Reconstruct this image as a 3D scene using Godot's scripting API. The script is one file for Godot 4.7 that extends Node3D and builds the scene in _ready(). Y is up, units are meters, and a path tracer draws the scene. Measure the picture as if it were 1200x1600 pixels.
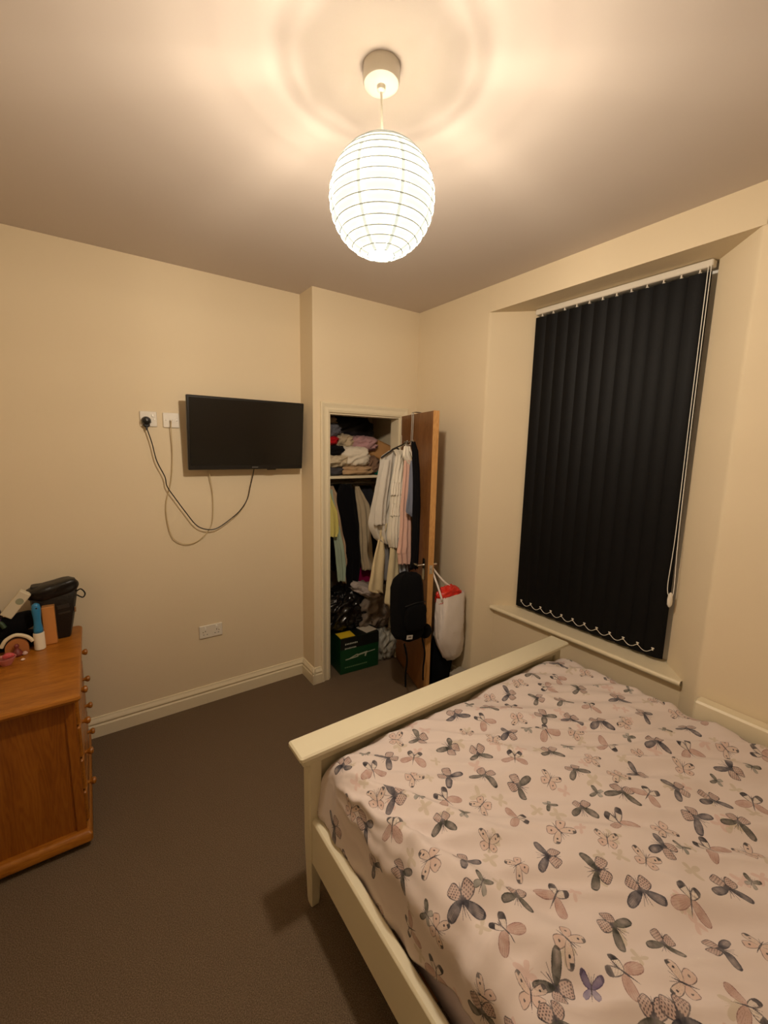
extends Node3D

# ---------------------------------------------------------------- geometry
class Geo:
	var v := PackedVector3Array()
	var uv := PackedVector2Array()
	var has_uv := false
	var limit := 40.0            # edges sharper than this stay sharp

	func tri(a: Vector3, b: Vector3, c: Vector3) -> void:
		v.append(a); v.append(b); v.append(c)

	func quad(a: Vector3, b: Vector3, c: Vector3, d: Vector3) -> void:
		tri(a, b, c); tri(a, c, d)

	func orient(from: int) -> void:   # closed shapes: outward faces run clockwise
		var o := v[from] if from < v.size() else Vector3.ZERO
		var s := 0.0
		for i in range(from, v.size(), 3):
			s += (v[i] - o).dot((v[i + 1] - o).cross(v[i + 2] - o))
		if s > 0.0:
			for i in range(from, v.size(), 3):
				var t := v[i + 1]
				v[i + 1] = v[i + 2]
				v[i + 2] = t

	func box(c: Vector3, s: Vector3, bevel := 0.0, basis := Basis.IDENTITY) -> void:
		var from := v.size()
		var h := s / 2.0
		var b := minf(bevel, minf(h.x, minf(h.y, h.z)) * 0.95)
		if b <= 0.0:
			var p: Array[Vector3] = []
			for i in 8:
				p.append(c + basis * Vector3(h.x if i & 1 else -h.x, h.y if i & 2 else -h.y, h.z if i & 4 else -h.z))
			quad(p[0], p[1], p[3], p[2]); quad(p[4], p[6], p[7], p[5]); quad(p[0], p[2], p[6], p[4])
			quad(p[1], p[5], p[7], p[3]); quad(p[0], p[4], p[5], p[1]); quad(p[2], p[3], p[7], p[6])
			orient(from)
			return
		# chamfered box as rings along y
		var rings := []
		for lv in [[-h.y, b], [-h.y + b, 0.0], [h.y - b, 0.0], [h.y, b]]:
			var y: float = lv[0]
			var i: float = lv[1]
			var x0 := h.x - i
			var z0 := h.z - i
			var k := b if i == 0.0 else b * 0.4
			var ring := PackedVector3Array()
			for q in [Vector2(x0, z0 - k), Vector2(x0 - k, z0), Vector2(-x0 + k, z0), Vector2(-x0, z0 - k), Vector2(-x0, -z0 + k), Vector2(-x0 + k, -z0), Vector2(x0 - k, -z0), Vector2(x0, -z0 + k)]:
				ring.append(c + basis * Vector3(q.x, y, q.y))
			rings.append(ring)
		loft(rings)

	func loft(rings: Array, cap := true) -> void:
		var from := v.size()
		for r in rings.size() - 1:
			var a: PackedVector3Array = rings[r]
			var b: PackedVector3Array = rings[r + 1]
			var n := a.size()
			for i in n:
				var j := (i + 1) % n
				quad(a[i], a[j], b[j], b[i])
		if cap:
			for e in [0, rings.size() - 1]:
				var a: PackedVector3Array = rings[e]
				var m := Vector3.ZERO
				for p in a:
					m += p
				m /= a.size()
				for i in a.size():
					var j := (i + 1) % a.size()
					if e == 0:
						tri(m, a[j], a[i])
					else:
						tri(m, a[i], a[j])
		orient(from)

	func tube(path: Array, r: float, n := 8, r_end := -1.0) -> void:
		var rings := []
		var up := Vector3(0.13, 0.97, 0.21)
		for i in path.size():
			var d: Vector3 = (path[mini(i + 1, path.size() - 1)] - path[maxi(i - 1, 0)]).normalized()
			if absf(d.dot(up)) > 0.95:
				up = Vector3(0.9, 0.1, 0.35).normalized()
			var x := d.cross(up).normalized()
			var y := x.cross(d).normalized()
			up = y
			var rr := r if r_end < 0.0 else lerpf(r, r_end, float(i) / (path.size() - 1))
			var ring := PackedVector3Array()
			for k in n:
				var a := TAU * k / n
				ring.append(path[i] + (x * cos(a) + y * sin(a)) * rr)
			rings.append(ring)
		loft(rings)

	func lathe(profile: Array, n: int, at: Vector3, basis := Basis.IDENTITY, cap := true) -> void:
		var rings := []
		for p in profile:
			var ring := PackedVector3Array()
			for k in n:
				var a := TAU * k / n
				ring.append(at + basis * Vector3(cos(a) * p.x, p.y, sin(a) * p.x))
			rings.append(ring)
		loft(rings, cap)

	# polygon in the plane (ax, ay) pushed along (dir * len)
	func prism(poly: Array, at: Vector3, ax: Vector3, ay: Vector3, dir: Vector3) -> void:
		var from := v.size()
		var pp := PackedVector2Array(poly)
		var idx := Geometry2D.triangulate_polygon(pp)
		var p3: Array[Vector3] = []
		for q in pp:
			p3.append(at + ax * q.x + ay * q.y)
		for i in range(0, idx.size(), 3):
			tri(p3[idx[i]], p3[idx[i + 1]], p3[idx[i + 2]])
			tri(p3[idx[i]] + dir, p3[idx[i + 2]] + dir, p3[idx[i + 1]] + dir)
		var area := 0.0
		for i in pp.size():
			var q := pp[(i + 1) % pp.size()]
			area += pp[i].x * q.y - q.x * pp[i].y
		# caps from the triangulator may run either way; make sides agree with them
		var t := (pp[idx[1]] - pp[idx[0]]).cross(pp[idx[2]] - pp[idx[0]])
		for i in pp.size():
			var j := (i + 1) % pp.size()
			if t * area > 0.0:
				quad(p3[j], p3[i], p3[i] + dir, p3[j] + dir)
			else:
				quad(p3[i], p3[j], p3[j] + dir, p3[i] + dir)
		orient(from)

	# grid of points (rows of equal length) made into a sheet of some thickness
	func sheet(rows: Array, thick: float, uvs: Array = []) -> void:
		var from := v.size()
		var nr := rows.size()
		var nc: int = rows[0].size()
		var under := []
		for r in nr:
			var u := PackedVector3Array()
			for c in nc:
				var dx: Vector3 = rows[r][mini(c + 1, nc - 1)] - rows[r][maxi(c - 1, 0)]
				var dy: Vector3 = rows[mini(r + 1, nr - 1)][c] - rows[maxi(r - 1, 0)][c]
				u.append(rows[r][c] + dx.cross(dy).normalized() * thick)
			under.append(u)
		for r in nr - 1:
			for c in nc - 1:
				quad(rows[r][c], rows[r][c + 1], rows[r + 1][c + 1], rows[r + 1][c])
				if uvs.size():
					for w in [[0, 0], [0, 1], [1, 1], [0, 0], [1, 1], [1, 0]]:
						uv.append(uvs[r + w[0]][c + w[1]])
		var k := v.size()
		for r in nr - 1:
			for c in nc - 1:
				quad(under[r][c], under[r + 1][c], under[r + 1][c + 1], under[r][c + 1])
				if uvs.size():
					for w in [[0, 0], [1, 0], [1, 1], [0, 0], [1, 1], [0, 1]]:
						uv.append(uvs[r + w[0]][c + w[1]])
		var edge := []
		for c in nc:
			edge.append([0, c])
		for r in range(1, nr):
			edge.append([r, nc - 1])
		for c in range(nc - 2, -1, -1):
			edge.append([nr - 1, c])
		for r in range(nr - 2, 0, -1):
			edge.append([r, 0])
		for i in edge.size():
			var a = edge[i]
			var b = edge[(i + 1) % edge.size()]
			quad(rows[b[0]][b[1]], rows[a[0]][a[1]], under[a[0]][a[1]], under[b[0]][b[1]])
			if uvs.size():
				for w in [b, a, a, b, a, b]:
					uv.append(uvs[w[0]][w[1]])
		has_uv = uvs.size() > 0
		var s := 0.0
		for i in range(from, v.size(), 3):
			s += v[i].dot(v[i + 1].cross(v[i + 2]))
		if s > 0.0:
			for i in range(from, v.size(), 3):
				var t := v[i + 1]
				v[i + 1] = v[i + 2]
				v[i + 2] = t
				if has_uv:
					var q := uv[i + 1]
					uv[i + 1] = uv[i + 2]
					uv[i + 2] = q

	func mesh(shift := Vector3.ZERO) -> ArrayMesh:
		var nt := v.size() / 3
		var fn := PackedVector3Array()
		fn.resize(nt)
		var at := {}
		for t in nt:
			var n := (v[t * 3 + 2] - v[t * 3]).cross(v[t * 3 + 1] - v[t * 3])
			fn[t] = n
			for k in 3:
				var key := Vector3i((v[t * 3 + k] * 20000.0).round())
				if at.has(key):
					at[key].append(t)
				else:
					at[key] = [t]
		var cosl := cos(deg_to_rad(limit))
		var nn := PackedVector3Array()
		nn.resize(v.size())
		var pos := PackedVector3Array()
		pos.resize(v.size())
		for t in nt:
			var me := fn[t].normalized()
			for k in 3:
				var i := t * 3 + k
				var s := Vector3.ZERO
				for o in at[Vector3i((v[i] * 20000.0).round())]:
					if limit >= 180.0 or fn[o].normalized().dot(me) >= cosl:
						s += fn[o]
				nn[i] = s.normalized() if s.length() > 1e-14 else me
				pos[i] = v[i] - shift
		var arr := []
		arr.resize(Mesh.ARRAY_MAX)
		arr[Mesh.ARRAY_VERTEX] = pos
		arr[Mesh.ARRAY_NORMAL] = nn
		if has_uv:
			arr[Mesh.ARRAY_TEX_UV] = uv
		var m := ArrayMesh.new()
		m.add_surface_from_arrays(Mesh.PRIMITIVE_TRIANGLES, arr)
		return m

	func base() -> Vector3:
		var lo := v[0]
		var hi := v[0]
		for p in v:
			lo = lo.min(p)
			hi = hi.max(p)
		return Vector3((lo.x + hi.x) / 2, lo.y, (lo.z + hi.z) / 2)


# ---------------------------------------------------------------- naming helpers
var taken := {}

func numbered(called: String) -> String:
	var n: int = taken.get(called, -1) + 1
	taken[called] = n
	return called if n == 0 else "%s_%03d" % [called, n]

func tag(o: Node3D, label: String, category: String, group := "") -> void:
	o.set_meta("label", label)
	o.set_meta("category", category)
	if group:
		o.set_meta("group", group)

func thing(called: String, label: String, category: String, at := Vector3.ZERO, group := "") -> Node3D:
	var o := Node3D.new()
	o.name = numbered(called)
	o.position = at
	add_child(o)
	tag(o, label, category, group)
	return o

# a part built in world coordinates, hung under a parent
func part(called: String, g: Geo, m: Material, parent: Node3D, label := "") -> MeshInstance3D:
	var o := MeshInstance3D.new()
	o.name = called
	o.mesh = g.mesh(origin_of(parent))
	o.material_override = m
	parent.add_child(o, true)
	if label:
		o.set_meta("label", label)
	return o

func origin_of(n: Node3D) -> Vector3:
	var p := Vector3.ZERO
	while n != self:
		p += n.position
		n = n.get_parent()
	return p

func solo(called: String, g: Geo, m: Material, label: String, category: String, group := "") -> MeshInstance3D:
	var o := MeshInstance3D.new()
	o.name = numbered(called)
	var b := g.base()
	o.mesh = g.mesh(b)
	o.position = b
	o.material_override = m
	add_child(o)
	tag(o, label, category, group)
	return o

func struct(called: String, g: Geo, m: Material) -> MeshInstance3D:
	var o := MeshInstance3D.new()
	o.name = called
	o.mesh = g.mesh()
	o.material_override = m
	add_child(o)
	o.set_meta("kind", "structure")
	return o

func box_geo(lo: Vector3, hi: Vector3, bevel := 0.0) -> Geo:
	var g := Geo.new()
	g.box((lo + hi) / 2, hi - lo, bevel)
	return g

func yaw(deg: float) -> Basis:
	return Basis(Vector3.UP, deg_to_rad(deg))

func smooth_path(pts: Array, steps := 6) -> Array:
	var out := []
	for i in pts.size() - 1:
		var p0: Vector3 = pts[maxi(i - 1, 0)]
		var p1: Vector3 = pts[i]
		var p2: Vector3 = pts[i + 1]
		var p3: Vector3 = pts[mini(i + 2, pts.size() - 1)]
		for k in steps:
			out.append(p1.cubic_interpolate(p2, p0, p3, float(k) / steps))
	out.append(pts[-1])
	return out


# ---------------------------------------------------------------- materials
func noise(freq: float, octaves := 4, seed_ := 1, kind := FastNoiseLite.TYPE_SIMPLEX_SMOOTH) -> FastNoiseLite:
	var n := FastNoiseLite.new()
	n.noise_type = kind
	n.frequency = freq
	n.fractal_octaves = octaves
	n.seed = seed_
	return n

func noise_tex(freq: float, octaves := 4, seed_ := 1, size := 512, kind := FastNoiseLite.TYPE_SIMPLEX_SMOOTH) -> ImageTexture:
	return ImageTexture.create_from_image(noise(freq, octaves, seed_, kind).get_seamless_image(size, size))

func ramp_tex(n: FastNoiseLite, size: int, colors: Array, stretch := Vector2.ONE) -> ImageTexture:
	var src := n.get_image(size, size)
	var im := Image.create(size, size, false, Image.FORMAT_RGB8)
	for y in size:
		for x in size:
			var t := src.get_pixel(int(x * stretch.x) % size, int(y * stretch.y) % size).r * (colors.size() - 1)
			var i := clampi(int(t), 0, colors.size() - 2)
			im.set_pixel(x, y, colors[i].lerp(colors[i + 1], t - i))
	return ImageTexture.create_from_image(im)

func mat(c: Color, rough := 0.7, metal := 0.0) -> StandardMaterial3D:
	var m := StandardMaterial3D.new()
	m.albedo_color = c
	m.roughness = rough
	m.metallic = metal
	return m

func c8(r: int, g: int, b: int) -> Color:
	return Color8(r, g, b)

var weave: ImageTexture
var lumpy: ImageTexture

func cloth(c: Color, rough := 0.95) -> StandardMaterial3D:
	var m := mat(c, rough)
	m.rim_enabled = true
	m.rim = 0.25
	m.rim_tint = 0.6
	m.heightmap_enabled = true
	m.heightmap_texture = weave
	m.heightmap_scale = 0.06
	m.uv1_triplanar = true
	m.uv1_scale = Vector3.ONE * 9.0
	m.metallic_specular = 0.25
	return m

func relief(m: StandardMaterial3D, t: Texture2D, scale: float, depth_cm: float) -> StandardMaterial3D:
	m.heightmap_enabled = true
	m.heightmap_texture = t
	m.heightmap_scale = depth_cm
	m.uv1_triplanar = true
	m.uv1_world_triplanar = true
	m.uv1_scale = Vector3.ONE * scale
	return m

func wood(dark: Color, mid: Color, light: Color, seed_: int, across: Vector2, scale := Vector3.ONE, rough := 0.4) -> StandardMaterial3D:
	var size := 512
	var a := noise(0.012, 3, seed_)
	var b := noise(0.08, 2, seed_ + 5)
	var im := Image.create(size, size, false, Image.FORMAT_RGB8)
	for y in size:
		for x in size:
			var p := Vector2(x * across.x, y * across.y)
			var t := 0.5 + 0.5 * a.get_noise_2d(p.x, p.y) + 0.22 * sin(a.get_noise_2d(p.x * 0.7 + 300, p.y * 0.7) * 26.0) + 0.25 * b.get_noise_2d(p.x * 2.0, p.y * 2.0)
			t = clampf(t, 0.0, 1.0)
			im.set_pixel(x, y, dark.lerp(mid, t * 2.0) if t < 0.5 else mid.lerp(light, t * 2.0 - 1.0))
	var m := mat(Color.WHITE, rough)
	m.albedo_texture = ImageTexture.create_from_image(im)
	m.uv1_triplanar = true
	m.uv1_scale = scale
	return m


# ---------------------------------------------------------------- soft things
# rows: [y, left x, right x] from the top down, hung near the plane z
func garment(rows: Array, z: float, half: float, folds: float, amp: float, seed_: int, slope := 0.0, n := 56) -> Geo:
	var g := Geo.new()
	g.limit = 180.0
	var nz := noise(5.0, 3, seed_)
	var rings := []
	var steps := 9
	var rng := RandomNumberGenerator.new()
	rng.seed = seed_
	var ph := rng.randf() * TAU
	for r in rows.size() - 1:
		for s in steps + (1 if r == rows.size() - 2 else 0):
			var t := float(s) / steps
			var q := []
			for k in 3:
				q.append(cubic_interpolate(rows[r][k], rows[r + 1][k], rows[maxi(r - 1, 0)][k], rows[mini(r + 2, rows.size() - 1)][k], t))
			q[0] = lerpf(rows[r][0], rows[r + 1][0], t)
			var w := clampf((rows[0][0] - q[0]) / maxf(0.1, rows[0][0] - rows[-1][0]), 0, 1)
			var cx: float = (q[1] + q[2]) / 2
			var hw: float = maxf(0.003, (q[2] - q[1]) / 2)
			var ring := PackedVector3Array()
			for k in n:
				var a := TAU * k / n
				var x := cx + hw * cos(a)
				var along := cos(a) * 0.5 + 0.5
				var f := sin(along * folds * PI + ph + 0.9 * nz.get_noise_2d(q[0] * 0.35, seed_)) * amp * (0.35 + 0.65 * w)
				f += nz.get_noise_3d(x * 0.9, q[0] * 0.55, signf(sin(a)) * 3.0) * amp * 1.1
				var zz := z + half * (0.45 + 0.55 * w) * sin(a) + f * (1.0 if sin(a) >= 0.0 else 0.6) + slope * (x - cx)
				var yy: float = q[0] + (0.006 * sin(along * folds * PI * 1.3 + ph) if r == rows.size() - 2 and s == steps else 0.0)
				ring.append(Vector3(x, yy, zz))
			rings.append(ring)
	g.loft(rings)
	return g

# rounded cushion / bundle: superellipsoid with folds and lumps
func soft(c: Vector3, size: Vector3, e: float, amp: float, freq: float, seed_: int, basis := Basis.IDENTITY, layers := 0.0, ridged := false, n := 40) -> Geo:
	var g := Geo.new()
	g.limit = 180.0
	var nz := noise(freq, 4, seed_)
	if ridged:
		nz.fractal_type = FastNoiseLite.FRACTAL_RIDGED
	var rings := []
	var m := n / 2
	for i in range(0, m + 1):
		var th := PI * (0.012 + 0.976 * i / m)
		var ring := PackedVector3Array()
		for k in n:
			var a := TAU * k / n
			var d := Vector3(sin(th) * cos(a), cos(th), sin(th) * sin(a))
			var l := pow(pow(absf(d.x), e) + pow(absf(d.y), e) + pow(absf(d.z), e), -1.0 / e)
			var p := d * l * size * 0.5
			var k2 := 1.0 + amp * nz.get_noise_3dv(p * 10.0)
			if layers > 0.0:
				k2 -= 0.05 * pow(absf(cos((p.y / size.y + 0.5) * layers * PI)), 6.0) * (1.0 if absf(d.y) < 0.8 else 0.0)
			ring.append(c + basis * Vector3(p.x * k2, p.y * (1.0 + (k2 - 1.0) * 0.6), p.z * k2))
		rings.append(ring)
	g.loft(rings)
	return g

func hanger_geo(c: Vector3, dir: Vector3, w: float) -> Geo:
	var g := Geo.new()
	g.tube(smooth_path([c + dir * -w + Vector3(0, -0.06, 0), c + dir * -w * 0.4 + Vector3(0, -0.015, 0), c, c + dir * w * 0.4 + Vector3(0, -0.015, 0), c + dir * w + Vector3(0, -0.06, 0)]), 0.006)
	g.tube(smooth_path([c, c + Vector3(0, 0.035, 0), c + dir * 0.018 + Vector3(0, 0.055, 0), c + Vector3(0, 0.078, 0), c - dir * 0.016 + Vector3(0, 0.062, 0)]), 0.0025)
	return g

const ROOM_TOP := 2.765
const BACK_Z := -2.85       # wall with the television
const CUP_Z := -2.655       # face of the built-in cupboard
const RIGHT_X := 2.162      # window wall
const LEFT_X := -0.66
const REAR_Z := 1.05
const LAMP := Vector3(0.738, 2.44, -1.09)

func _ready() -> void:
	# ---- camera, sky, lamp, exposure
	var cam := Camera3D.new()
	cam.name = "camera"
	cam.fov = 101.205
	cam.near = 0.02
	cam.position = Vector3(0, 1.75, 0)
	cam.basis = Basis(Vector3.UP, -0.6124456) * Basis(Vector3.RIGHT, -0.1538806) * Basis(Vector3.BACK, 0.0194337)
	add_child(cam)
	cam.current = true
	var env := Environment.new()
	env.background_mode = Environment.BG_COLOR
	env.background_color = Color(0.012, 0.014, 0.022)
	env.tonemap_mode = Environment.TONE_MAPPER_LINEAR
	env.tonemap_exposure = 1.28
	env.sdfgi_enabled = true
	env.ssao_enabled = true
	env.ssil_enabled = true
	var we := WorldEnvironment.new()
	we.name = "environment"
	we.environment = env
	add_child(we)
	var bulb := OmniLight3D.new()
	bulb.name = "lamp_light"
	bulb.position = LAMP + Vector3(0, -0.02, 0)
	bulb.light_color = Color(1.0, 0.93, 0.835)
	bulb.light_energy = 1.5
	bulb.light_size = 0.05
	bulb.omni_range = 12.0
	bulb.omni_attenuation = 2.0
	bulb.shadow_enabled = true
	add_child(bulb)

	weave = noise_tex(0.11, 2, 3, 256)
	lumpy = noise_tex(0.02, 4, 8, 512)
	make_materials()
	build_room()
	build_window()
	build_cupboard()
	build_bed()
	build_dresser()
	build_lamp()
	build_television()
	build_cupboard_contents()
	build_door_things()
	build_dresser_things()

var M := {}

func make_materials() -> void:
	M.wall = mat(c8(222, 206, 177), 0.85)
	M.wall.metallic_specular = 0.3
	M.ceiling = mat(c8(206, 194, 184), 0.95)
	M.ceiling.metallic_specular = 0.2
	var cn := noise(0.16, 3, 21)
	var carpet := mat(Color.WHITE, 1.0)
	carpet.albedo_texture = ramp_tex(cn, 512, [c8(78, 65, 53), c8(104, 88, 71), c8(124, 106, 87), c8(148, 129, 106)])
	carpet.metallic_specular = 0.1
	relief(carpet, ImageTexture.create_from_image(noise(0.2, 3, 22).get_image(512, 512)), 2.6, 0.4)
	M.carpet = carpet
	M.trim = mat(c8(224, 212, 184), 0.35)
	M.bedpaint = mat(c8(222, 213, 186), 0.42)
	M.white = mat(c8(238, 235, 228), 0.4)
	M.white_plastic = mat(c8(222, 215, 202), 0.3)
	M.chrome = mat(c8(215, 212, 205), 0.22, 1.0)
	M.steel_wire = mat(c8(190, 188, 182), 0.3, 1.0)
	M.black_plastic = mat(c8(10, 9, 9), 0.32)
	M.black_gloss = mat(c8(8, 8, 9), 0.16)
	M.dark_hole = mat(c8(25, 20, 17), 0.8)
	M.pine = wood(c8(142, 84, 20), c8(160, 98, 27), c8(174, 112, 36), 4, Vector2(0.28, 2.2), Vector3(1.2, 1.2, 1.2), 0.34)
	M.pine_side = wood(c8(128, 70, 14), c8(146, 84, 20), c8(158, 96, 27), 9, Vector2(2.0, 0.2), Vector3(1.2, 1.2, 1.2), 0.38)
	M.oak = wood(c8(104, 66, 34), c8(124, 82, 44), c8(140, 96, 54), 14, Vector2(2.4, 0.22), Vector3(1.5, 1.5, 1.5), 0.42)
	M.pale_wood = wood(c8(178, 128, 72), c8(196, 146, 88), c8(208, 160, 102), 17, Vector2(2.4, 0.22), Vector3(1.5, 1.5, 1.5), 0.5)
	M.blind = relief(mat(c8(9, 9, 11), 0.52), weave, 12.0, 0.05)
	M.blind.metallic_specular = 0.28
	M.glass = mat(Color(0.9, 0.95, 0.95, 0.08), 0.02)
	M.glass.transparency = BaseMaterial3D.TRANSPARENCY_ALPHA


# ---------------------------------------------------------------- room
func build_room() -> void:
	var g := Geo.new()
	g.box(Vector3(0.9, -0.06, -1.1), Vector3(3.7, 0.12, 5.0))
	struct("floor", g, M.carpet)
	g = Geo.new()
	g.box(Vector3(0.9, ROOM_TOP + 0.06, -1.1), Vector3(3.7, 0.12, 5.0))
	struct("ceiling", g, M.ceiling)
	struct("wall_back", box_geo(Vector3(LEFT_X - 0.1, 0, BACK_Z - 0.12), Vector3(1.264, ROOM_TOP, BACK_Z)), M.wall)
	struct("wall_left", box_geo(Vector3(LEFT_X - 0.12, 0, BACK_Z - 0.1), Vector3(LEFT_X, ROOM_TOP, REAR_Z + 0.1)), M.wall)
	struct("wall_rear", box_geo(Vector3(LEFT_X - 0.1, 0, REAR_Z), Vector3(2.65, ROOM_TOP, REAR_Z + 0.12)), M.wall)
	# window wall: two piers with splayed reveals, a lintel and the wall under the sill
	g = Geo.new()
	var up := Vector3(0, ROOM_TOP, 0)
	var X := Vector3.RIGHT
	var Z := Vector3.BACK
	g.prism([Vector2(RIGHT_X, -3.5), Vector2(RIGHT_X, -1.96), Vector2(RIGHT_X + 0.004, -1.948), Vector2(RIGHT_X + 0.014, -1.936), Vector2(2.38, -1.74), Vector2(2.62, -1.74), Vector2(2.62, -3.5)], Vector3.ZERO, X, Z, up)
	g.prism([Vector2(RIGHT_X, -0.603), Vector2(RIGHT_X + 0.004, -0.615), Vector2(RIGHT_X + 0.014, -0.627), Vector2(2.38, -0.815), Vector2(2.62, -0.815), Vector2(2.62, 1.1), Vector2(RIGHT_X, 1.1)], Vector3.ZERO, X, Z, up)
	g.box(Vector3(2.391, (2.607 + ROOM_TOP) / 2, -1.281), Vector3(0.458, ROOM_TOP - 2.607, 1.36))
	g.prism([Vector2(2.262, -1.856), Vector2(2.262, -0.705), Vector2(2.62, -0.6), Vector2(2.62, -1.95)], Vector3.ZERO, X, Z, Vector3(0, 0.64, 0))
	struct("wall_right", g, M.wall)
	# cupboard face with its opening, the return beside it and the inside of the cupboard
	g = Geo.new()
	g.box(Vector3(1.3235, ROOM_TOP / 2, -2.715), Vector3(0.119, ROOM_TOP, 0.12))
	g.box(Vector3(2.0885, ROOM_TOP / 2, -2.715), Vector3(0.147, ROOM_TOP, 0.12))
	g.box(Vector3(1.699, (1.995 + ROOM_TOP) / 2, -2.715), Vector3(0.632, ROOM_TOP - 1.995, 0.12))
	struct("wall_cupboard", g, M.wall)
	g = Geo.new()
	g.box(Vector3(1.314, ROOM_TOP / 2, -2.96), Vector3(0.1, ROOM_TOP, 0.37))
	struct("wall_return", g, M.wall)
	struct("wall_cupboard_back", box_geo(Vector3(1.2, 0, -3.42), Vector3(2.3, ROOM_TOP, -3.3)), M.wall)
	struct("wall_cupboard_left", box_geo(Vector3(1.24, 0, -3.35), Vector3(1.364, ROOM_TOP, -3.1)), M.wall)
	# skirting: plinth with a grooved moulding along its top
	var prof := [Vector2(0, 0), Vector2(0.021, 0), Vector2(0.021, 0.07), Vector2(0.011, 0.077), Vector2(0.011, 0.083), Vector2(0.019, 0.088), Vector2(0.018, 0.098), Vector2(0.009, 0.109), Vector2(0.007, 0.12), Vector2(0, 0.122)]
	g = Geo.new()
	g.prism(prof, Vector3(LEFT_X, 0, BACK_Z), Vector3.BACK, Vector3.UP, Vector3(1.264 - 0.021 - LEFT_X + 0.021, 0, 0))
	struct("baseboard_back", g, M.trim)
	g = Geo.new()
	g.prism(prof, Vector3(1.264, 0, BACK_Z), Vector3.LEFT, Vector3.UP, Vector3(0, 0, CUP_Z - BACK_Z + 0.021))
	struct("baseboard_return", g, M.trim)
	g = Geo.new()
	g.prism(prof, Vector3(1.2435, 0, CUP_Z), Vector3.BACK, Vector3.UP, Vector3(0.0745, 0, 0))
	struct("baseboard_cupboard", g, M.trim)
	g = Geo.new()
	g.prism(prof, Vector3(RIGHT_X, 0, CUP_Z), Vector3.LEFT, Vector3.UP, Vector3(0, 0, 0.7))
	struct("baseboard_right", g, M.trim)
	g = Geo.new()
	g.prism(prof, Vector3(LEFT_X, 0, BACK_Z), Vector3.RIGHT, Vector3.UP, Vector3(0, 0, REAR_Z - BACK_Z))
	struct("baseboard_left", g, M.trim)
	# boxed ledge along the window wall beside the bed
	g = box_geo(Vector3(2.098, 0, -0.6), Vector3(RIGHT_X + 0.002, 0.682, REAR_Z), 0.008)
	struct("trim_1", g, M.trim)


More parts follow.
